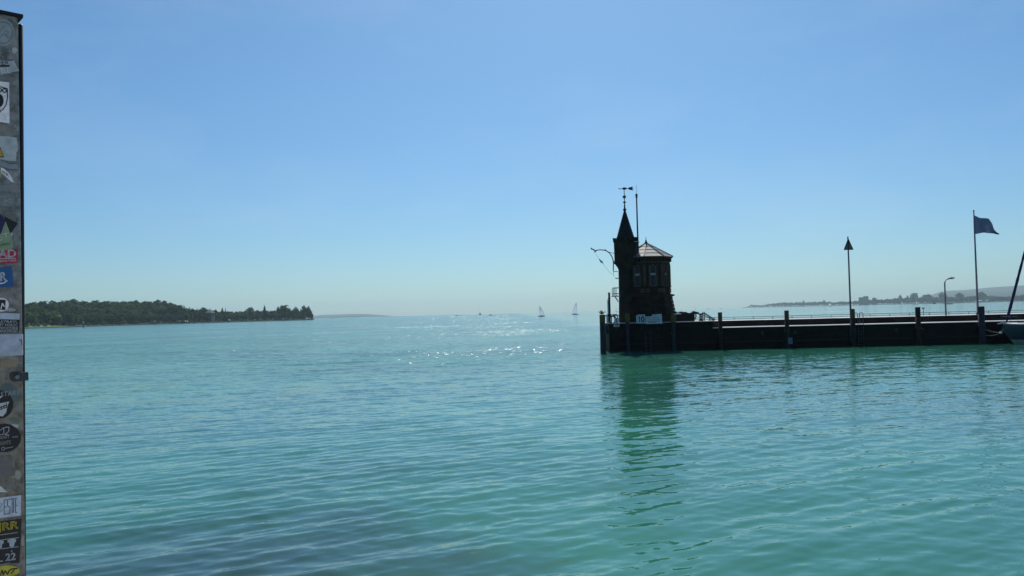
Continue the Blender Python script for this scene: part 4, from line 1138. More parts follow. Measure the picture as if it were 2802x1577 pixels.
# tree prototypes: clumped crowns made of many leaf-tuft faces
def crown_geom(kind, seed):
    g = random.Random(seed); vs_ = []; fs = []
    def tri(c, r):
        a = Vector((g.gauss(0, 1), g.gauss(0, 1), g.gauss(0, 1))).normalized()
        u = a.orthogonal().normalized(); v = a.cross(u)
        b0 = len(vs_); n = 4
        ph = g.uniform(0, 6)
        for i in range(n): vs_.append(c + (u * math.cos(ph + i * 6.283 / n) + v * math.sin(ph + i * 6.283 / n)) * r * g.uniform(0.7, 1.25))
        fs.append(tuple(range(b0, b0 + n)))
    lobes = []
    if kind == 'round':
        for i in range(11):
            a = g.uniform(0, 6.28); rr_ = g.uniform(0.0, 0.34); z = g.uniform(0.30, 0.86)
            rr_ *= 1.0 - max(0, z - 0.6) * 1.6
            lobes.append((Vector((rr_ * math.cos(a), rr_ * math.sin(a), z)), g.uniform(0.15, 0.23)))
    elif kind == 'tall':
        for i in range(12):
            z = 0.2 + 0.72 * i / 11; w = 0.13 * math.sin(math.pi * (0.15 + 0.8 * (i / 11)))
            a = g.uniform(0, 6.28)
            lobes.append((Vector((w * 0.5 * math.cos(a), w * 0.5 * math.sin(a), z)), w + 0.035))
    elif kind == 'cone':
        for i in range(12):
            f = i / 11; z = 0.12 + 0.86 * f; w = 0.24 * (1 - f) + 0.025
            a = g.uniform(0, 6.28)
            lobes.append((Vector((w * 0.3 * math.cos(a), w * 0.3 * math.sin(a), z)), w))
    else:  # bush
        for i in range(8):
            a = g.uniform(0, 6.28); rr_ = g.uniform(0.0, 0.42)
            lobes.append((Vector((rr_ * math.cos(a), rr_ * math.sin(a), g.uniform(0.2, 0.72))), g.uniform(0.18, 0.28)))
    for c, r in lobes:
        for i in range(34):
            d = Vector((g.gauss(0, 1), g.gauss(0, 1), g.gauss(0, 1))).normalized()
            tri(c + d * r * g.uniform(0.55, 1.08), r * 0.36)
    return vs_, fs
def trunk_geom(kind):
    b = MB()
    top = {'round': 0.6, 'tall': 0.85, 'cone': 0.9, 'bush': 0.4}[kind]
    b.tube([(0, 0, -0.04), (0.01, 0, 0.2), (0.0, 0.01, top)], [0.03, 0.022, 0.008], 5)
    if kind in ('round', 'bush'):
        for a in (0.4, 2.4, 4.5):
            b.tube([(0, 0, 0.22), (0.18 * math.cos(a), 0.18 * math.sin(a), 0.5)], [0.014, 0.005], 4)
    return b
protos = {}
def proto(kind, leaf, seed):
    key = (kind, leaf, seed)
    if key not in protos:
        vs_, fs = crown_geom(kind, seed)
        b = MB(); b.add(vs_, fs)
        me = bpy.data.meshes.new('crown'); me.from_pydata([tuple(v) for v in b.v], [], b.f); me.materials.append(M[leaf])
        tb_ = trunk_geom(kind)
        mt = bpy.data.meshes.new('trunk'); mt.from_pydata(tb_.v, [], tb_.f); mt.materials.append(M['bark'])
        protos[key] = (me, mt)
    return protos[key]
TREES = [0]
def tree(pos, h, kind, leaf, seed, label, group, wide=1.0):
    me, mt = proto(kind, leaf, seed)
    t = bpy.data.objects.new({'round': 'broadleaf_tree', 'tall': 'poplar_tree', 'cone': 'conifer_tree', 'bush': 'shore_bush'}[kind], None)
    col.objects.link(t); t.location = pos; t.rotation_euler = (0, 0, rnd.uniform(0, 6.28)); t.scale = (h * wide, h * wide, h)
    tag(t, label, 'bush' if kind == 'bush' else 'tree', group)
    for nm, m_ in (('crown', me), ('trunk', mt)):
        c = bpy.data.objects.new(nm, m_); col.objects.link(c); c.parent = t
    TREES[0] += 1
    return t
class Wood:
    def __init__(s): s.v = []; s.f = []; s.mi = []; s.n = 0
    def add(s, pos, h, kind, leafi, seed, wide=1.0):
        vs_, fs = crown_cache(kind, seed)
        a = rnd.uniform(0, 6.28); ca, sa = math.cos(a), math.sin(a)
        v = np.array(vs_) * (h * wide, h * wide, h)
        x = v[:, 0] * ca - v[:, 1] * sa + pos[0]; y = v[:, 0] * sa + v[:, 1] * ca + pos[1]; z = v[:, 2] + pos[2]
        s.v.append(np.stack([x, y, z], -1)); s.f.append(np.array(fs) + s.n); s.mi += [leafi] * len(fs); s.n += len(vs_)
    def build(s, name, mats):
        me = bpy.data.meshes.new(name)
        me.from_pydata(np.concatenate(s.v).tolist(), [], np.concatenate(s.f).tolist())
        for m_ in mats: me.materials.append(m_)
        me.polygons.foreach_set('material_index', s.mi)
        o = bpy.data.objects.new(name, me); col.objects.link(o); o['kind'] = 'stuff'
        return o
_cc = {}
def crown_cache(kind, seed):
    if (kind, seed) not in _cc: _cc[(kind, seed)] = crown_geom(kind, seed)
    return _cc[(kind, seed)]
LEAF = ['leaf_a', 'leaf_b', 'leaf_c', 'leaf_d']
def itp(x, tbl): return float(np.interp(x, [a for a, _ in tbl], [b_ for _, b_ in tbl]))

# --- left shore
SKY_L = [(-900, 872), (-300, 850), (60, 829), (130, 825), (200, 821), (214, 825), (330, 824), (420, 824), (440, 825), (458, 826), (475, 833), (500, 840), (520, 845), (560, 850), (620, 851), (700, 850), (760, 849), (800, 848), (840, 852), (858, 862)]
DEP_L = [(-900, 700), (40, 760), (180, 880), (300, 980), (480, 1130), (700, 1300), (860, 1420)]
front = []; back = []
for px in range(-900, 861, 20):
    D = itp(px, DEP_L)
    f = P(px, 880, D); f.z = 0.8
    hz = (hor(px) - itp(px, SKY_L)) * (D + 165) / FPX + CAM_Z
    kx = P(px, 880, D + (200 if px < 480 else 90)); kx.z = max(1.5, hz - 12 if px < 480 else 3.0)
    front.append(f); back.append(kx)
hill_strip('hill', front, back, M['earth'])
# shore edge and lawn
b = MB(); vs_ = []
for px in range(60, 861, 20):
    D = itp(px, DEP_L); a = P(px, 880, D - 6); c = P(px, 880, D + 3)
    vs_ += [(a.x, a.y, -0.3), (a.x, a.y, 0.7), (c.x, c.y, 1.3)]
n = len(vs_) // 3
b.add(vs_, [(3 * i + c, 3 * i + 3 + c, 3 * i + 4 + c, 3 * i + 1 + c) for i in range(n - 1) for c in range(2)])
b.build('shore_bank', M['shore'])['kind'] = 'structure'
b = MB(); vs_ = []
for px in range(20, 186, 15):
    D = itp(px, DEP_L); a = P(px, 880, D - 9); c = P(px, 880, D - 2); e = P(px, 880, D + 45)
    vs_ += [(a.x, a.y, -0.3), (a.x, a.y, 0.9), (c.x, c.y, 1.6), (e.x, e.y, 6.0 * min(1, (190 - px) / 60))]
n = len(vs_) // 4
b.add(vs_, [(4 * i + c, 4 * i + 4 + c, 4 * i + 5 + c, 4 * i + 1 + c) for i in range(n - 1) for c in range(3)])
b.build('lawn', M['grass'])['kind'] = 'structure'
def ground_L(px, dd):
    D = itp(px, DEP_L); span = 200 if px < 480 else 90
    hz = (hor(px) - itp(px, SKY_L)) * (D + 165) / FPX + CAM_Z
    top = max(1.5, hz - 12 if px < 480 else 3.0)
    f = min(1.0, dd / span)
    lin = 0.8 + (top - 0.8) * f
    return lin + (top - 0.8) * 0.12 * (1 - abs(2 * f - 1))
GL = 'trees on the wooded left shore'
wood = Wood()
for row in range(9):                        # the wood as a mass behind the individual trees
    dd = 16 + row * 22.5
    px = -600 + rnd.uniform(0, 6)
    while px < 476:
        D = itp(px, DEP_L) + dd + rnd.uniform(-7, 7)
        p = P(px, 870, D); p.z = ground_L(px, dd) - 1
        wood.add(p, rnd.uniform(9, 14), rnd.choice(['round'] * 7 + ['cone']), rnd.choice([0, 0, 1, 1, 3]), rnd.randint(0, 5), rnd.uniform(0.8, 1.15))
        px += rnd.uniform(7, 11)
for row in range(3):
    px = 478
    while px < 838:
        D = itp(px, DEP_L) + 18 + row * 22 + rnd.uniform(-6, 6)
        p = P(px, 870, D); p.z = 1.0
        hmax = (hor(px) - itp(px, SKY_L)) * D / FPX
        wood.add(p, hmax * rnd.uniform(0.92, 1.12), 'round', rnd.choice([0, 0, 1, 3]), rnd.randint(0, 5), rnd.uniform(0.8, 1.1))
        px += rnd.uniform(7, 10)
wood.build('wood', [M[l] for l in LEAF])
LAB = {('round', 'leaf_a'): 'dark round broadleaf tree in the shore row of the left wood',
       ('round', 'leaf_b'): 'mid green round tree in the shore row of the left wood',
       ('round', 'leaf_c'): 'pale grey green willow like tree at the water edge of the left shore',
       ('cone', 'leaf_d'): 'dark pointed conifer among the trees of the left wood',
       ('bush', 'leaf_b'): 'low green bush at the water edge of the left shore',
       ('bush', 'leaf_c'): 'low pale bush at the water edge of the left shore'}
def place_l(px):
    for lim, w in ((190, 'behind the far left lawn'), (330, 'beyond the nearest white marker'), (470, 'beyond the second white marker'), (600, 'near the pale house'), (740, 'right of the pale house'), (999, 'close to the left shore tip')):
        if px < lim: return w
def place_r(px):
    for lim, w in ((2325, 'left of the triangle pole'), (2500, 'between triangle pole and bright white sail'), (2590, 'left of the street lamp'), (2675, 'between street lamp and flagpole'), (9999, 'right of the flagpole')):
        if px < lim: return w
# individual front trees
px = 66
while px < 835:
    D = itp(px, DEP_L) + rnd.uniform(6, 20)
    if px < 180: D += 40
    p = P(px, 880, D); p.z = ground_L(px, 12) - 0.6
    big = px < 480
    lf = rnd.choices(['leaf_a', 'leaf_b', 'leaf_c'], [5, 3, 1.3])[0]
    kd = 'round'
    if rnd.random() < 0.06: kd, lf = 'cone', 'leaf_d'
    hmax = (hor(px) - itp(px, SKY_L)) * D / FPX
    h = rnd.uniform(9, 14.5) if big else hmax * rnd.uniform(0.65, 1.02)
    if lf == 'leaf_c': h *= 0.72
    tree(p, h, kd, lf, rnd.randint(0, 4), LAB[(kd, lf)].replace('of the left wood', place_l(px)).replace('of the left shore', place_l(px)), GL, rnd.uniform(0.8, 1.2))
    px += rnd.uniform(6, 11)
px = 70
while px < 830:
    D = itp(px, DEP_L) + rnd.uniform(-2, 5); p = P(px, 880, D); p.z = 0.8
    lf = rnd.choice(['leaf_b', 'leaf_c'])
    tree(p, rnd.uniform(2.5, 5), 'bush', lf, rnd.randint(0, 3), LAB[('bush', lf)].replace('of the left shore', place_l(px)), 'bushes at the water edge of the left shore', rnd.uniform(1.0, 1.7))
    px += rnd.uniform(11, 24)
# skyline trees that can be told apart
def sky_tree(px, top, kind, leaf, label, wide=1.0, extra=22, base=None):
    D = itp(px, DEP_L) + extra
    p = P(px, 880, D); p.z = base if base is not None else 1.0
    h = P(px, top, D).z - p.z
    return tree(p, h, kind, leaf, rnd.randint(0, 5), label, None, wide)
sky_tree(833, 838, 'round', 'leaf_a', 'broad tall tree second from the tip of the left shore', 0.75, 20)
sky_tree(845, 837, 'tall', 'leaf_a', 'tall pointed tree at the very tip of the left shore', 1.1, 5)
sky_tree(853, 856, 'bush', 'leaf_a', 'low tree leaning over the water at the end of the left shore', 0.9, 0)
sky_tree(724, 834, 'cone', 'leaf_d', 'tallest pointed conifer on the right half of the left shore', 0.75)
sky_tree(609, 841, 'cone', 'leaf_d', 'pointed conifer right of the pale roofed house', 0.9)
sky_tree(617, 843, 'cone', 'leaf_d', 'smaller slim conifer next to the pointed one right of the house', 0.6)
sky_tree(540, 843, 'cone', 'leaf_d', 'slim conifer straight above the pale roofed house', 0.7)
sky_tree(591, 846, 'tall', 'leaf_d', 'thin spire like tree right behind the pale house', 0.8)
sky_tree(762, 838, 'tall', 'leaf_b', 'narrow poplar left of the domed crown near the tip', 0.9)
sky_tree(778, 836.5, 'round', 'leaf_a', 'wide domed tree near the tip of the left shore', 1.15)
sky_tree(810, 844, 'round', 'leaf_a', 'rounded tree between the domed tree and the tip trees', 0.9)
sky_tree(683, 840, 'round', 'leaf_c', 'paler ragged tree standing above its row on the left shore', 0.75)
sky_tree(556, 844, 'round', 'leaf_a', 'dark domed tree above the roof of the pale house', 1.1)
sky_tree(571, 845, 'round', 'leaf_a', 'second dark domed tree above the right end of the pale house', 1.1)
for (px, top) in ((90, 826), (118, 825), (150, 824), (175, 821.5), (200, 820), (232, 823), (262, 823), (292, 824.5), (318, 824), (345, 821), (372, 823), (402, 824), (428, 822), (448, 824), (468, 829), (488, 835)):
    D = itp(px, DEP_L) + 194; p = P(px, 870, D); p.z = ground_L(px, 194) - 2
    h = P(px, top, D).z - p.z
    tree(p, h, 'round', 'leaf_a', rnd.randint(0, 4), 'rounded crown on the left hill skyline ' + place_l(px).replace('behind', 'above').replace('beyond', 'above').replace('near the pale house', 'left of the pale house'), 'trees on the skyline of the left wooded hill', 1.3)
# houses on the left shore
def house(px0, px1, eave, roof, base, D, label, wall='render', rf='tile', storeys=2, flat=False, name='house'):
    a = P(px0, base, D); c = P(px1, base, D); k = D / FPX
    w = c.x - a.x; zb = 0.5; ze = P((px0 + px1) / 2, eave, D).z; zr = P((px0 + px1) / 2, roof, D).z; cx = (a.x + c.x) / 2; dp = min(14, max(8, w * 0.5))
    t = empty(name, (cx, D, zb), label, 'house' if name == 'house' else 'building')
    b = MB(); b.box((cx, D + dp / 2, (zb + ze) / 2), (w, dp, ze - zb)); wl_ = b.build('wall', M[wall], t)
    b = MB()
    if flat: b.box((cx, D + dp / 2, ze + 0.25), (w + 0.8, dp + 0.8, 0.5))
    else:
        rr_ = [(cx - w / 2 - 0.6, D - 0.6, ze), (cx + w / 2 + 0.6, D - 0.6, ze), (cx + w / 2 + 0.6, D + dp + 0.6, ze), (cx - w / 2 - 0.6, D + dp + 0.6, ze), (cx - w / 2 + w * 0.12, D + dp / 2, zr), (cx + w / 2 - w * 0.12, D + dp / 2, zr)]
        b.add(rr_, [(0, 1, 5, 4), (2, 3, 4, 5), (1, 2, 5), (3, 0, 4), (0, 3, 2, 1)])
    b.build('roof', M[rf], t)
    n = max(2, int(w / 4.0))
    for s in range(storeys):
        zz = zb + (ze - zb) * (s + 0.55) / storeys
        for i in range(n):
            b = MB(); b.box((cx - w / 2 + w * (i + 0.5) / n, D - 0.03, zz), (w / n * 0.42, 0.14, (ze - zb) / storeys * 0.5)); b.build('window', M['pane_far'], t)
    return t
house(527, 579, 857, 850, 868, itp(550, DEP_L) + 24, 'pale house with a broad grey roof among the trees of the left shore', rf='roof_far')
house(138, 158, 866, 862, 880, itp(148, DEP_L) + 20, 'small pale house low in the trees at the far left')
house(118, 131, 857, 854, 866, itp(124, DEP_L) + 90, 'little grey roofed house half hidden above the left lawn', rf='roof_far')

# --- right shore
SKY_R = [(2030, 842), (2050, 837), (2056, 834), (2085, 835), (2105, 831), (2145, 827), (2200, 827), (2255, 825), (2290, 826), (2320, 824), (2420, 818), (2470, 815), (2540, 812), (2600, 813), (2700, 809), (2760, 812), (2810, 806), (2960, 800), (3400, 788), (4600, 758)]
DEP_R = [(2030, 7000), (2300, 5000), (2500, 4200), (2810, 3500), (2960, 3300), (3400, 2900), (4600, 2300)]
front = []; back = []
for px in range(2030, 4601, 30):
    D = itp(px, DEP_R); f = P(px, 835, D); f.z = 0.8
    k_ = P(px, 835, D + 160); k_.z = 4.0
    front.append(f); back.append(k_)
hill_strip('shore', front, back, M['earth'])
b = MB(); vs_ = []
for px in range(2030, 4601, 30):
    D = itp(px, DEP_R); a = P(px, 835, D - 8); c = P(px, 835, D + 4)
    vs_ += [(a.x, a.y, -0.3), (a.x, a.y, 1.0), (c.x, c.y, 2.0)]
n = len(vs_) // 3
b.add(vs_, [(3 * i + c, 3 * i + 3 + c, 3 * i + 4 + c, 3 * i + 1 + c) for i in range(n - 1) for c in range(2)])
b.build('shore_bank', M['shore'])['kind'] = 'structure'
GR = 'trees along the right shore'
wood = Wood()
for row in range(3):
    px = 2042
    while px < 4500:
        D = itp(px, DEP_R) + 45 + row * 45 + rnd.uniform(-12, 12); p = P(px, 835, D); p.z = 1.5
        hmax = P(px, itp(px, SKY_R), D).z - 1.5
        wood.add(p, hmax * rnd.uniform(0.7, 1.0), 'round', rnd.choice([0, 0, 1, 3]), rnd.randint(0, 5), rnd.uniform(0.8, 1.2))
        px += rnd.uniform(5, 9)
wood.build('wood', [M[l] for l in LEAF])
LABR = {'leaf_a': 'dark rounded tree in the row along the right shore', 'leaf_b': 'mid green rounded tree in the row along the right shore', 'leaf_c': 'pale rounded tree in the row along the right shore'}
px = 2050
while px < 2900:
    D = itp(px, DEP_R) + rnd.uniform(8, 30); p = P(px, 835, D); p.z = 1.0
    hmax = P(px, itp(px, SKY_R), D).z - 1.0
    lf = rnd.choices(['leaf_a', 'leaf_b', 'leaf_c'], [5, 3, 1])[0]
    tree(p, hmax * rnd.uniform(0.55, 1.02), 'round', lf, rnd.randint(0, 4), LABR[lf].replace('in the row along the right shore', 'on the right shore ' + place_r(px)), GR, rnd.uniform(0.8, 1.3))
    px += rnd.uniform(7, 12)
def sky_tree_r(px, top, kind, leaf, label, wide=1.0):
    D = itp(px, DEP_R) + 60; p = P(px, 835, D); p.z = 1.0
    return tree(p, P(px, top, D).z - 1, kind, leaf, rnd.randint(0, 5), label, None, wide)
sky_tree_r(2199, 821, 'tall', 'leaf_d', 'slim dark tree on the skyline left of the triangle pole', 0.8)
sky_tree_r(2256, 822, 'round', 'leaf_a', 'small rounded tree on the skyline above the small white sailboat', 0.7)
sky_tree_r(2464, 806, 'tall', 'leaf_d', 'dark slim tree on the skyline left of the tall ragged tree', 1.0)
sky_tree_r(2484, 807, 'tall', 'leaf_d', 'thin spire tree beside the tall ragged tree', 0.6)
sky_tree_r(2504, 802, 'round', 'leaf_c', 'tall ragged pale tree above the bright white sail', 0.8)
sky_tree_r(2540, 806, 'round', 'leaf_a', 'wide domed dark tree left of the street lamp', 1.2)
sky_tree_r(2578, 803, 'round', 'leaf_a', 'high domed tree just behind the street lamp pole', 1.1)
sky_tree_r(2626, 803, 'round', 'leaf_a', 'domed tree between the street lamp and the flagpole', 1.2)
sky_tree_r(2688, 800, 'round', 'leaf_a', 'large dark tree group right of the flagpole', 1.5)
house(2353, 2366, 814, 812, 836, itp(2360, DEP_R) + 4, 'tall hazy apartment block left of the bare pile on the right shore', storeys=7, flat=True, name='apartment_block', rf='render')
house(2365.5, 2377, 811, 809, 836, itp(2371, DEP_R) - 6, 'taller hazy apartment block beside its lower twin', storeys=8, flat=True, name='apartment_block', rf='render')
house(2389, 2399, 818, 815, 836, itp(2394, DEP_R) + 4, 'hazy small house right of the apartment blocks')
house(2674, 2690, 823.2, 821.5, 830, itp(2682, DEP_R) - 4, 'low white boat shed right of the flagpole on the right shore', wall='white', rf='white', storeys=1)
house(2699, 2706, 822.6, 820.5, 830, itp(2702, DEP_R) - 4, 'small white hut right of the boat shed', wall='white', rf='white', storeys=1)
# ridge behind the right shore
RID = [(2520, 806), (2550, 803), (2570, 800), (2590, 796.5), (2640, 794), (2700, 788), (2740, 785), (2802, 781), (2900, 775), (3000, 772), (3400, 758), (3900, 750), (4600, 745)]
front = []; back = []
for px, y in RID:
    D = 8000; f = P(px, 825, D - 600); f.z = 2; k_ = P(px, y + (4 if px < 2560 else 0), D)
    front.append(f); back.append(k_)
hill_strip('hills', front, back, M['far'])
# faint far hills across the lake, left of centre
FAR = [(840, 866), (880, 861), (920, 860), (968, 858.3), (1000, 858.2), (1020, 860), (1050, 861.6), (1075, 864), (1090, 866)]
front = []; back = []
for px, y in FAR:
    D = 10900; f = P(px, 868, D - 500); f.z = 2; front.append(f); back.append(P(px, y + 0.9, D))
hill_strip('far_hills', front, back, M['far'])

# ------------------------------------------------------------------ sticker-covered sign board at the left edge
YP = 2.7
BO = P(60, 800, YP)
HA = R(47)
BH = Vector((math.sin(HA), math.cos(HA), 0)); BN = Vector((math.cos(HA), -math.sin(HA), 0))
def bp_(px, py, off=0.0):
    """point on the board's face seen at a photo pixel"""
    d = ray(px, py); o_ = BO - Vector((0, 0, CAM_Z))
    t = o_.dot(BN) / d.dot(BN)
    return Vector((0, 0, CAM_Z)) + d * t + BN * off
ZQ = 1.8
def weather(m):
    nt = m.node_tree; b = nt.nodes['Principled BSDF']
    src = b.inputs['Base Color'].links[0].from_socket
    g = nt.nodes.new('ShaderNodeNewGeometry'); sx = nt.nodes.new('ShaderNodeSeparateXYZ'); nt.links.new(g.outputs['Position'], sx.inputs[0])
    mr = nt.nodes.new('ShaderNodeMapRange'); mr.inputs['From Min'].default_value = 3.75; mr.inputs['From Max'].default_value = 3.25
    nt.links.new(sx.outputs['Z'], mr.inputs['Value'])
    mx = nt.nodes.new('ShaderNodeMix'); mx.data_type = 'RGBA'; mx.inputs['B'].default_value = (0.33, 0.27, 0.19, 1)     # brown road dirt on the lower part
    mm = nt.nodes.new('ShaderNodeMath'); mm.operation = 'MULTIPLY'; mm.inputs[1].default_value = 0.75
    nt.links.new(mr.outputs['Result'], mm.inputs[0]); nt.links.new(mm.outputs[0], mx.inputs['Factor']); nt.links.new(src, mx.inputs['A'])
    # dark grime blotches and thin scratches
    nz = nt.nodes.new('ShaderNodeTexNoise'); nz.inputs['Scale'].default_value = 26; nz.inputs['Detail'].default_value = 8; nz.inputs['Roughness'].default_value = 0.75
    nt.links.new(g.outputs['Position'], nz.inputs['Vector'])
    r2 = nt.nodes.new('ShaderNodeMapRange'); r2.inputs['From Min'].default_value = 0.38; r2.inputs['From Max'].default_value = 0.66; r2.inputs['To Min'].default_value = 0.35; r2.inputs['To Max'].default_value = 1.12
    nt.links.new(nz.outputs['Fac'], r2.inputs['Value'])
    m2 = nt.nodes.new('ShaderNodeVectorMath'); m2.operation = 'SCALE'
    nt.links.new(mx.outputs['Result'], m2.inputs[0]); nt.links.new(r2.outputs['Result'], m2.inputs['Scale'])
    nt.links.new(m2.outputs[0], b.inputs['Base Color'])
tl = bp_(0, 31); tr_ = bp_(50, 47); br = bp_(70.5, 1577)
slope_u = (br - tr_).dot(BH) / (br.z - tr_.z)
def edge_pt(z): return tr_ + BH * slope_u * (z - tr_.z) + UP * (z - tr_.z)
board = empty('sticker_board', Vector((edge_pt(ZQ).x, edge_pt(ZQ).y, ZQ)), 'tall grey metal sign board covered in stickers at the left edge', 'sign board')
metal = mat('scratched_grey_board', (0.20, 0.235, 0.25), 0.6, 0.35, 5.0, bump=0.0008, bscale=30, col2=(0.40, 0.395, 0.36), spec=0.3)
weather(metal)
zlo = ZQ + 0.35
e1 = edge_pt(zlo); ztop = tr_.z
b = MB(); wdt = 0.55
b.slab([tr_, e1, e1 - BH * wdt, tr_ - BH * wdt + UP * 0.0], BN * -0.025)
b.build('panel', metal, board, bevel=0.003)
b = MB()
pk = bp_(62, 50.5, 0.012)
b.slab([bp_(46, 45.5, 0.012), pk, bp_(51, 62, 0.012), bp_(49, 56, 0.012)], BN * -0.05)
b.box(tr_ - BH * (wdt / 2 - 0.012) + UP * 0.004 - BN * 0.012, (wdt, 0.05, 0.008), (BH, BN, UP))
b.build('top_cap', M['iron'], board)
# tube post at the right edge, second one at the far left
pc = bp_(57.7, 70, 0); axx = bp_(63.2, 700) - BN * 0.020
zt = bp_(58, 62).z
for (x_, nm) in ((axx, 'post'), (axx - BH * (wdt - 0.03), 'post')):
    b = MB(); b.tube([(x_.x, x_.y, ZQ), (x_.x, x_.y, zt - 0.004), (x_.x, x_.y, zt)], [0.0080, 0.0080, 0.005], 14)
    b.build(nm, M['black'], board, True)
# clamp
b = MB()
b.slab([bp_(34, 1018, 0.006), bp_(76.5, 1018.5, 0.006), bp_(77.5, 1041, 0.006), bp_(36, 1045, 0.006), bp_(29, 1040, 0.006), bp_(26, 1030, 0.006), bp_(28, 1021, 0.006)], BN * -0.012)
cl = b.build('clamp', mat('dark_clamp_steel', (0.05, 0.055, 0.06), 0.45, 0.3, 40, metal=0.6), board, bevel=0.001)
b = MB(); c = bp_(45, 1031.5, 0.006); b.tube([c, c + BN * 0.006, c + BN * 0.008], [0.0075, 0.0075, 0.005], 6); b.build('bolt', M['galv'], cl)
# stickers
_sm = {}
def smat(c, r_=0.55):
    key = tuple(c)
    if key not in _sm: _sm[key] = mat('sticker_print', c if max(c) < 0.02 else tuple(min(0.82, x * 1.4) for x in c), r_, 0.22, 38)
    return _sm[key]
def clean(px): return px
def poly_s(name, pts, c, par=None, off=0.0012, label=None):
    b = MB(); b.slab([bp_(x, y, off) for x, y in pts], BN * -0.0008)
    o = b.build(name, smat(c), par or board)
    if label: o['label'] = label
    return o
def ell(cx, cy, rx, ry, n=28, a0=0, a1=360):
    return [(cx + rx * math.cos(R(a)), cy + ry * math.sin(R(a))) for a in np.linspace(a0, a1, n, endpoint=(a1 - a0 < 360))]
def ring_s(par, cx, cy, r0x, r0y, r1x, r1y, c, off=0.002):
    b = MB(); n = 36; vs_ = []
    for i in range(n):
        a = 2 * math.pi * i / n
        vs_ += [bp_(cx + r0x * math.cos(a), cy + r0y * math.sin(a), off), bp_(cx + r1x * math.cos(a), cy + r1y * math.sin(a), off)]
    b.add(vs_, [(2 * i, 2 * i + 1, (2 * i + 3) % (2 * n), (2 * i + 2) % (2 * n)) for i in range(n)])
    b.build('print_ring', smat(c), par)
def text_s(par, s, x0, x1, yb0, yb1, h, c, off=0.002, bold=0):
    """lettering with its base line from (x0,yb0) to (x1,yb1), h photo pixels high"""
    o_ = bp_(x0, yb0, off); ux = bp_(x1, yb1, off) - o_; uy = bp_(x0, yb0 - h, off) - o_
    b = MB(); text_on(b, s, o_, ux, uy)
    if bold:
        v0, f0 = list(b.v), list(b.f)
        for q_ in (BH * bold, BH * -bold, UP * bold, UP * -bold): b.add([Vector(v) + q_ + BN * 0.0001 for v in v0], f0)
    b.build('lettering', smat(c), par)
def line_s(par, pts, w, c, off=0.002, name='print_line'):
    b = MB()
    for (p, q_) in zip(pts[:-1], pts[1:]):
        d = Vector((q_[0] - p[0], q_[1] - p[1])); n_ = Vector((-d.y, d.x)).normalized() * w / 2
        b.add([bp_(p[0] + n_.x, p[1] + n_.y, off), bp_(q_[0] + n_.x, q_[1] + n_.y, off), bp_(q_[0] - n_.x, q_[1] - n_.y, off), bp_(p[0] - n_.x, p[1] - n_.y, off)], [(0, 1, 2, 3)])
    b.build(name, smat(c), par)
for (x, y, w_, h_, c_) in ((40, 138, 9, 8, (0.32, 0.34, 0.34)), (30, 352, 14, 6, (0.14, 0.14, 0.13)), (44, 402, 7, 22, (0.26, 0.29, 0.29)), (16, 640, 22, 9, (0.30, 0.33, 0.31)), (44, 655, 9, 14, (0.16, 0.17, 0.16)),
                        (20, 806, 24, 7, (0.16, 0.155, 0.14)), (46, 826, 10, 10, (0.20, 0.19, 0.17)), (30, 848, 18, 5, (0.28, 0.29, 0.28)), (22, 996, 26, 12, (0.22, 0.17, 0.11)), (52, 1010, 8, 16, (0.12, 0.11, 0.09)),
                        (50, 1118, 12, 14, (0.18, 0.17, 0.14)), (24, 1272, 20, 20, (0.19, 0.175, 0.155)), (48, 1300, 10, 16, (0.25, 0.235, 0.20)), (30, 1330, 12, 9, (0.15, 0.14, 0.125)), (62, 1480, 5, 18, (0.27, 0.25, 0.22))):
    pts_ = [(x + w_ * rnd.uniform(0.7, 1.1) * math.cos(a_), y + h_ * rnd.uniform(0.65, 1.15) * math.sin(a_)) for a_ in np.linspace(0, 6.28, 9)[:-1]]
    poly_s('glue_patch', pts_, c_, off=0.0009)
GREY = (0.22, 0.26, 0.27); WHT = (0.60, 0.65, 0.65); BLK = (0.012, 0.012, 0.015)
s = poly_s('sticker', ell(8, 90, 32, 37), (0.20, 0.235, 0.24), label='pale round sticker with a faded ring')
ring_s(s, 8, 90, 27, 31, 24.5, 28.5, (0.10, 0.13, 0.14))
line_s(s, [(-4, 90), (12, 72)], 2, (0.10, 0.13, 0.14)); line_s(s, [(0, 104), (10, 92), (22, 104)], 2, (0.10, 0.13, 0.14)); line_s(s, [(12, 84), (24, 88), (14, 100)], 1.6, (0.10, 0.13, 0.14))
s = poly_s('sticker', [(-20, 166), (26, 165), (36, 165), (52, 192), (51, 197), (-20, 209)], (0.28, 0.31, 0.32), label='torn pale sticker with black letters')
text_s(s, 'IER', 2, 23, 179, 177, 12, BLK); line_s(s, [(-20, 182), (26, 181)], 5, BLK); text_s(s, 'TELE', -8, 26, 203, 198, 13, (0.5, 0.5, 0.5))
line_s(s, [(30, 199), (52, 197)], 1.5, BLK); line_s(s, [(22, 166), (36, 165)], 2, BLK)
s = poly_s('sticker', [(-30, 220), (25, 226), (26, 338), (-30, 330)], WHT, label='white sticker with a black outlined club shield')
line_s(s, [(-10, 236), (20, 243), (20, 270), (16, 288), (8, 300), (-8, 311)], 2.6, BLK); text_s(s, 'OO', -8, 18, 253, 255, 12, BLK, bold=0.0008)
poly_s('print_disc', ell(-2, 276, 11.5, 18), BLK, s, 0.002); text_s(s, 'E', -6, 2, 309, 308, 10, BLK)
poly_s('sticker', [(-20, 336), (12, 342), (38, 353), (34, 374), (-20, 368)], (0.17, 0.165, 0.14), label='brownish blank sticker remnant')
s = poly_s('sticker', [(-30, 371), (20, 373), (46, 378), (44, 442), (-30, 436)], (0.30, 0.35, 0.34), label='pale blank sticker with a yellow warning triangle')
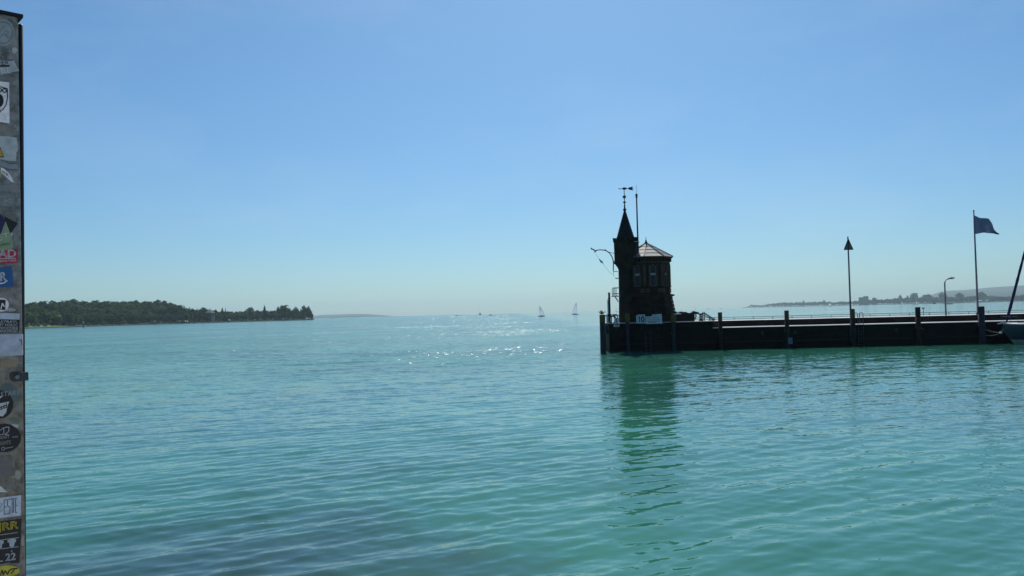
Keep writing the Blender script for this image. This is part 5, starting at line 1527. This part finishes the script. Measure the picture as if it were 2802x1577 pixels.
poly_s('warning_triangle', [(-12, 432), (0, 402), (11, 431)], BLK, s, 0.002); poly_s('triangle_field', [(-8, 428), (0.2, 407), (8.5, 428.5)], (0.40, 0.26, 0.03), s, 0.0026)
s = poly_s('sticker', [(-20, 436), (14, 440), (28, 449), (49, 447), (49, 466), (20, 462), (-20, 452)], (0.17, 0.20, 0.21), label='half peeled grey sticker')
line_s(s, [(0, 437), (14, 441), (25, 449), (49, 447)], 1.6, (0.06, 0.07, 0.08)); line_s(s, [(-10, 452), (22, 464), (49, 466)], 1.6, (0.06, 0.07, 0.08))
s = poly_s('sticker', ell(-16, 474, 20, 26), (0.24, 0.22, 0.11), label='yellowish round sticker')
s = poly_s('sticker', [(2, 458), (12, 463), (24, 474), (32, 486), (38, 500), (30, 498), (14, 482), (4, 474)], WHT, label='curved white strip with black letters')
text_s(s, 'IER', 6, 24, 474, 486, 8, BLK)
s = poly_s('sticker', [(-20, 524), (41, 530), (40, 566), (-20, 562)], (0.13, 0.145, 0.145), label='worn grey sticker with a scraped face')
line_s(s, [(2, 540), (16, 536), (12, 552), (26, 546)], 2, (0.22, 0.23, 0.22)); line_s(s, [(6, 560), (18, 550), (34, 556)], 2, (0.2, 0.21, 0.2))
poly_s('sticker', [(-12, 514), (38, 500), (40, 518), (-12, 528)], (0.15, 0.165, 0.16), label='scuffed grey sticker strip')
poly_s('sticker', [(9, 586), (43, 586), (43, 606), (12, 606)], (0.12, 0.115, 0.105), label='small brown grey sticker')
poly_s('sticker', [(-20, 580), (3, 588), (14, 604), (4, 640), (-20, 645)], (0.010, 0.012, 0.05), label='dark navy sticker corner')
poly_s('sticker', [(11, 592), (49, 612), (27, 641), (14, 612)], BLK, off=0.0016, label='black diamond shaped sticker')
s = poly_s('sticker', [(15, 606), (24, 630), (36, 662), (35, 681), (-20, 692), (-20, 660), (2, 640)], (0.15, 0.225, 0.13), off=0.002, label='light green pointed sticker')
text_s(s, 'ST', -2, 24, 659, 653, 17, (0.45, 0.5, 0.42), 0.0028, 0.0006); text_s(s, 'DER WEST', -14, 29, 677, 670, 6, BLK, 0.0028)
s = poly_s('sticker', [(-40, 684), (49, 681), (48, 720), (-40, 723)], (0.28, 0.012, 0.035), label='red sticker with large white letters')
text_s(s, 'AD', -4, 43, 705, 704, 21, (0.52, 0.5, 0.5), 0.002, 0.0008); line_s(s, [(-40, 710), (43, 707)], 1.4, (0.5, 0.48, 0.48)); text_s(s, 'ENSTAG', 0, 44, 718, 716, 6, (0.5, 0.48, 0.48))
s = poly_s('sticker', [(-40, 737), (32, 729), (38, 784), (-40, 790)], (0.012, 0.07, 0.19), label='blue sticker with a white emblem')
text_s(s, 'R', 1, 16, 769, 767, 22, (0.5, 0.53, 0.55), 0.002, 0.0012); line_s(s, [(-6, 777), (10, 775), (20, 768)], 3.5, (0.5, 0.53, 0.55))
s = poly_s('sticker', ell(4, 834, 20, 19), WHT, label='white oval sticker with a black picture')
poly_s('print_block', [(-4, 820), (15, 821), (14, 849), (-4, 847)], BLK, s, 0.002); line_s(s, [(2, 846), (6, 830), (12, 840)], 3, WHT, 0.0026)
s = poly_s('sticker', [(-40, 856), (54, 858), (51, 911), (-40, 909)], BLK, label='black sticker with four lines of block letters and a white header')
poly_s('header_strip', [(-40, 856), (54, 858), (53, 875), (-40, 873)], (0.34, 0.38, 0.43), s, 0.002)
for (tx, y) in (('ATRAYL', 884), ('PT MOROC', 893), ('WOODENI', 901.5), ('KNOWLED', 909.5)): text_s(s, tx, 0, 48, y, y + 0.4, 7.2, (0.4, 0.43, 0.44), 0.002, 0.0003)
s = poly_s('sticker', [(-40, 916), (63, 914), (63, 972), (-40, 977)], (0.30, 0.34, 0.39), label='blank pale lilac grey sticker')
line_s(s, [(61.6, 915), (61.8, 971)], 2.4, (0.55, 0.50, 0.52)); line_s(s, [(59, 928), (59.5, 946)], 3, (0.08, 0.09, 0.1)); line_s(s, [(53, 928), (55, 934)], 3, (0.1, 0.11, 0.12))
s = poly_s('sticker', [(0, 1062), (14, 1048), (30, 1052), (46, 1062), (48, 1066), (55, 1080), (48, 1100), (20, 1098), (-10, 1090)], (0.075, 0.10, 0.10), label='dark green weathered sticker with a mountain shape')
text_s(s, 'STARS', 2, 52, 1086, 1080, 13, (0.22, 0.26, 0.26))
s = poly_s('sticker', ell(-1, 1107, 37, 39), BLK, off=0.0016, label='black round sticker with a white winged crest')
poly_s('crest', [(-10, 1106), (25, 1099), (20, 1112), (16, 1130), (6, 1140), (-10, 1136)], (0.42, 0.43, 0.42), s, 0.0024); text_s(s, 'sti', 0, 18, 1122, 1116, 12, BLK, 0.003, 0.0006); line_s(s, [(-6, 1092), (5, 1084)], 3.4, (0.45, 0.45, 0.45), 0.0024)
s = poly_s('sticker', ell(11, 1199, 46, 39), BLK, off=0.0018, label='large black oval sticker with an outlined emblem')
line_s(s, [(0, 1178), (10, 1170), (10, 1188), (0, 1190)], 2, (0.3, 0.3, 0.3), 0.0026); line_s(s, [(12, 1170), (24, 1168), (24, 1180), (12, 1190), (24, 1190)], 2, (0.3, 0.3, 0.3), 0.0026)
text_s(s, 'HEART', -4, 25, 1202, 1199, 8, (0.2, 0.2, 0.19), 0.0026, 0.0004); text_s(s, 'FIGHTS', -6, 29, 1219, 1215, 10, (0.24, 0.23, 0.2), 0.0026, 0.0004); text_s(s, '4/10', 33, 48, 1198, 1197, 4, (0.35, 0.35, 0.38), 0.0026)
ring_s(s, 8, 1228, 5, 5, 3.6, 3.6, (0.3, 0.3, 0.3), 0.0026); line_s(s, [(14, 1227), (36, 1223)], 1.8, (0.25, 0.25, 0.25), 0.0026)
poly_s('sticker', [(30, 1160), (50, 1163), (50, 1172), (40, 1170)], (0.36, 0.38, 0.36), label='small torn pale scrap')
poly_s('sticker', [(24, 1148), (54, 1144), (52, 1160), (34, 1158)], (0.10, 0.125, 0.09), label='mossy green sticker remnant')
poly_s('sticker', [(-20, 1250), (30, 1246), (42, 1300), (-20, 1318)], (0.115, 0.11, 0.10), label='scraped brown sticker remnant')
poly_s('sticker', [(-20, 1330), (2, 1331), (21, 1347), (-20, 1347)], (0.45, 0.48, 0.45), label='small pale pointed sticker scrap'); 
s = poly_s('sticker', [(-30, 1366), (58, 1355), (57, 1411), (-30, 1421)], (0.40, 0.44, 0.47), label='white sticker with tall outlined letters')
NV = (0.03, 0.04, 0.12)
line_s(s, [(19, 1367), (11, 1369), (11, 1408), (19, 1406)], 1.8, NV); line_s(s, [(11, 1388), (18, 1387)], 1.6, NV)
line_s(s, [(28, 1366), (20, 1368), (20, 1384), (27, 1388), (27, 1404), (20, 1406)], 1.8, NV); line_s(s, [(28, 1366), (40, 1364)], 1.8, NV); line_s(s, [(33, 1366), (33, 1404)], 1.8, NV); line_s(s, [(37, 1366), (37, 1403)], 1.8, NV)
line_s(s, [(47, 1363), (42, 1364), (42, 1403), (47, 1402)], 1.8, NV); line_s(s, [(42, 1384), (48, 1383)], 1.6, NV); line_s(s, [(0, 1376), (5, 1382), (0, 1390)], 1.5, (0.2, 0.2, 0.3)); line_s(s, [(0, 1402), (6, 1396)], 1.5, (0.2, 0.2, 0.3))
s = poly_s('sticker', [(-40, 1432), (59, 1420), (53, 1540), (-40, 1549)], BLK, label='black sticker with yellow letters, two shirts and the number 22')
text_s(s, 'JRR', -8, 49, 1460, 1452, 27, (0.38, 0.31, 0.03), 0.002, 0.0014); line_s(s, [(0, 1464), (48, 1457)], 2, (0.25, 0.24, 0.16))
line_s(s, [(0, 1478), (52, 1471)], 1.5, (0.35, 0.35, 0.35)); line_s(s, [(0, 1502), (50, 1496)], 1.5, (0.35, 0.35, 0.35))
def shirt(x, y): poly_s('shirt_print', [(x - 12, y - 8), (x - 5, y - 12), (x + 5, y - 13), (x + 12, y - 11), (x + 11, y - 3), (x + 8, y - 3), (x + 6, y + 8), (x, y + 11), (x - 6, y + 8), (x - 7, y - 3), (x - 11, y - 2)], (0.30, 0.33, 0.35), s, 0.002)
shirt(-2, 1491); shirt(32, 1487)
text_s(s, '22', 15, 42, 1535, 1531, 19, (0.45, 0.46, 0.46), 0.002, 0.0008); line_s(s, [(0, 1536), (7, 1535)], 2, (0.4, 0.4, 0.4)); line_s(s, [(0, 1545), (28, 1540)], 1.5, (0.25, 0.25, 0.25)); line_s(s, [(30, 1510), (33, 1506)], 2, (0.4, 0.4, 0.4))
s = poly_s('sticker', ell(20, 1562, 34, 15), (0.40, 0.34, 0.03), label='yellow oval sticker with black script')
line_s(s, [(0, 1574), (6, 1560), (8, 1574), (14, 1562), (20, 1572), (26, 1560), (36, 1556), (48, 1556)], 3.2, BLK); line_s(s, [(30, 1570), (40, 1558)], 3, BLK)

print('trees', TREES[0], 'objects', len(bpy.data.objects))
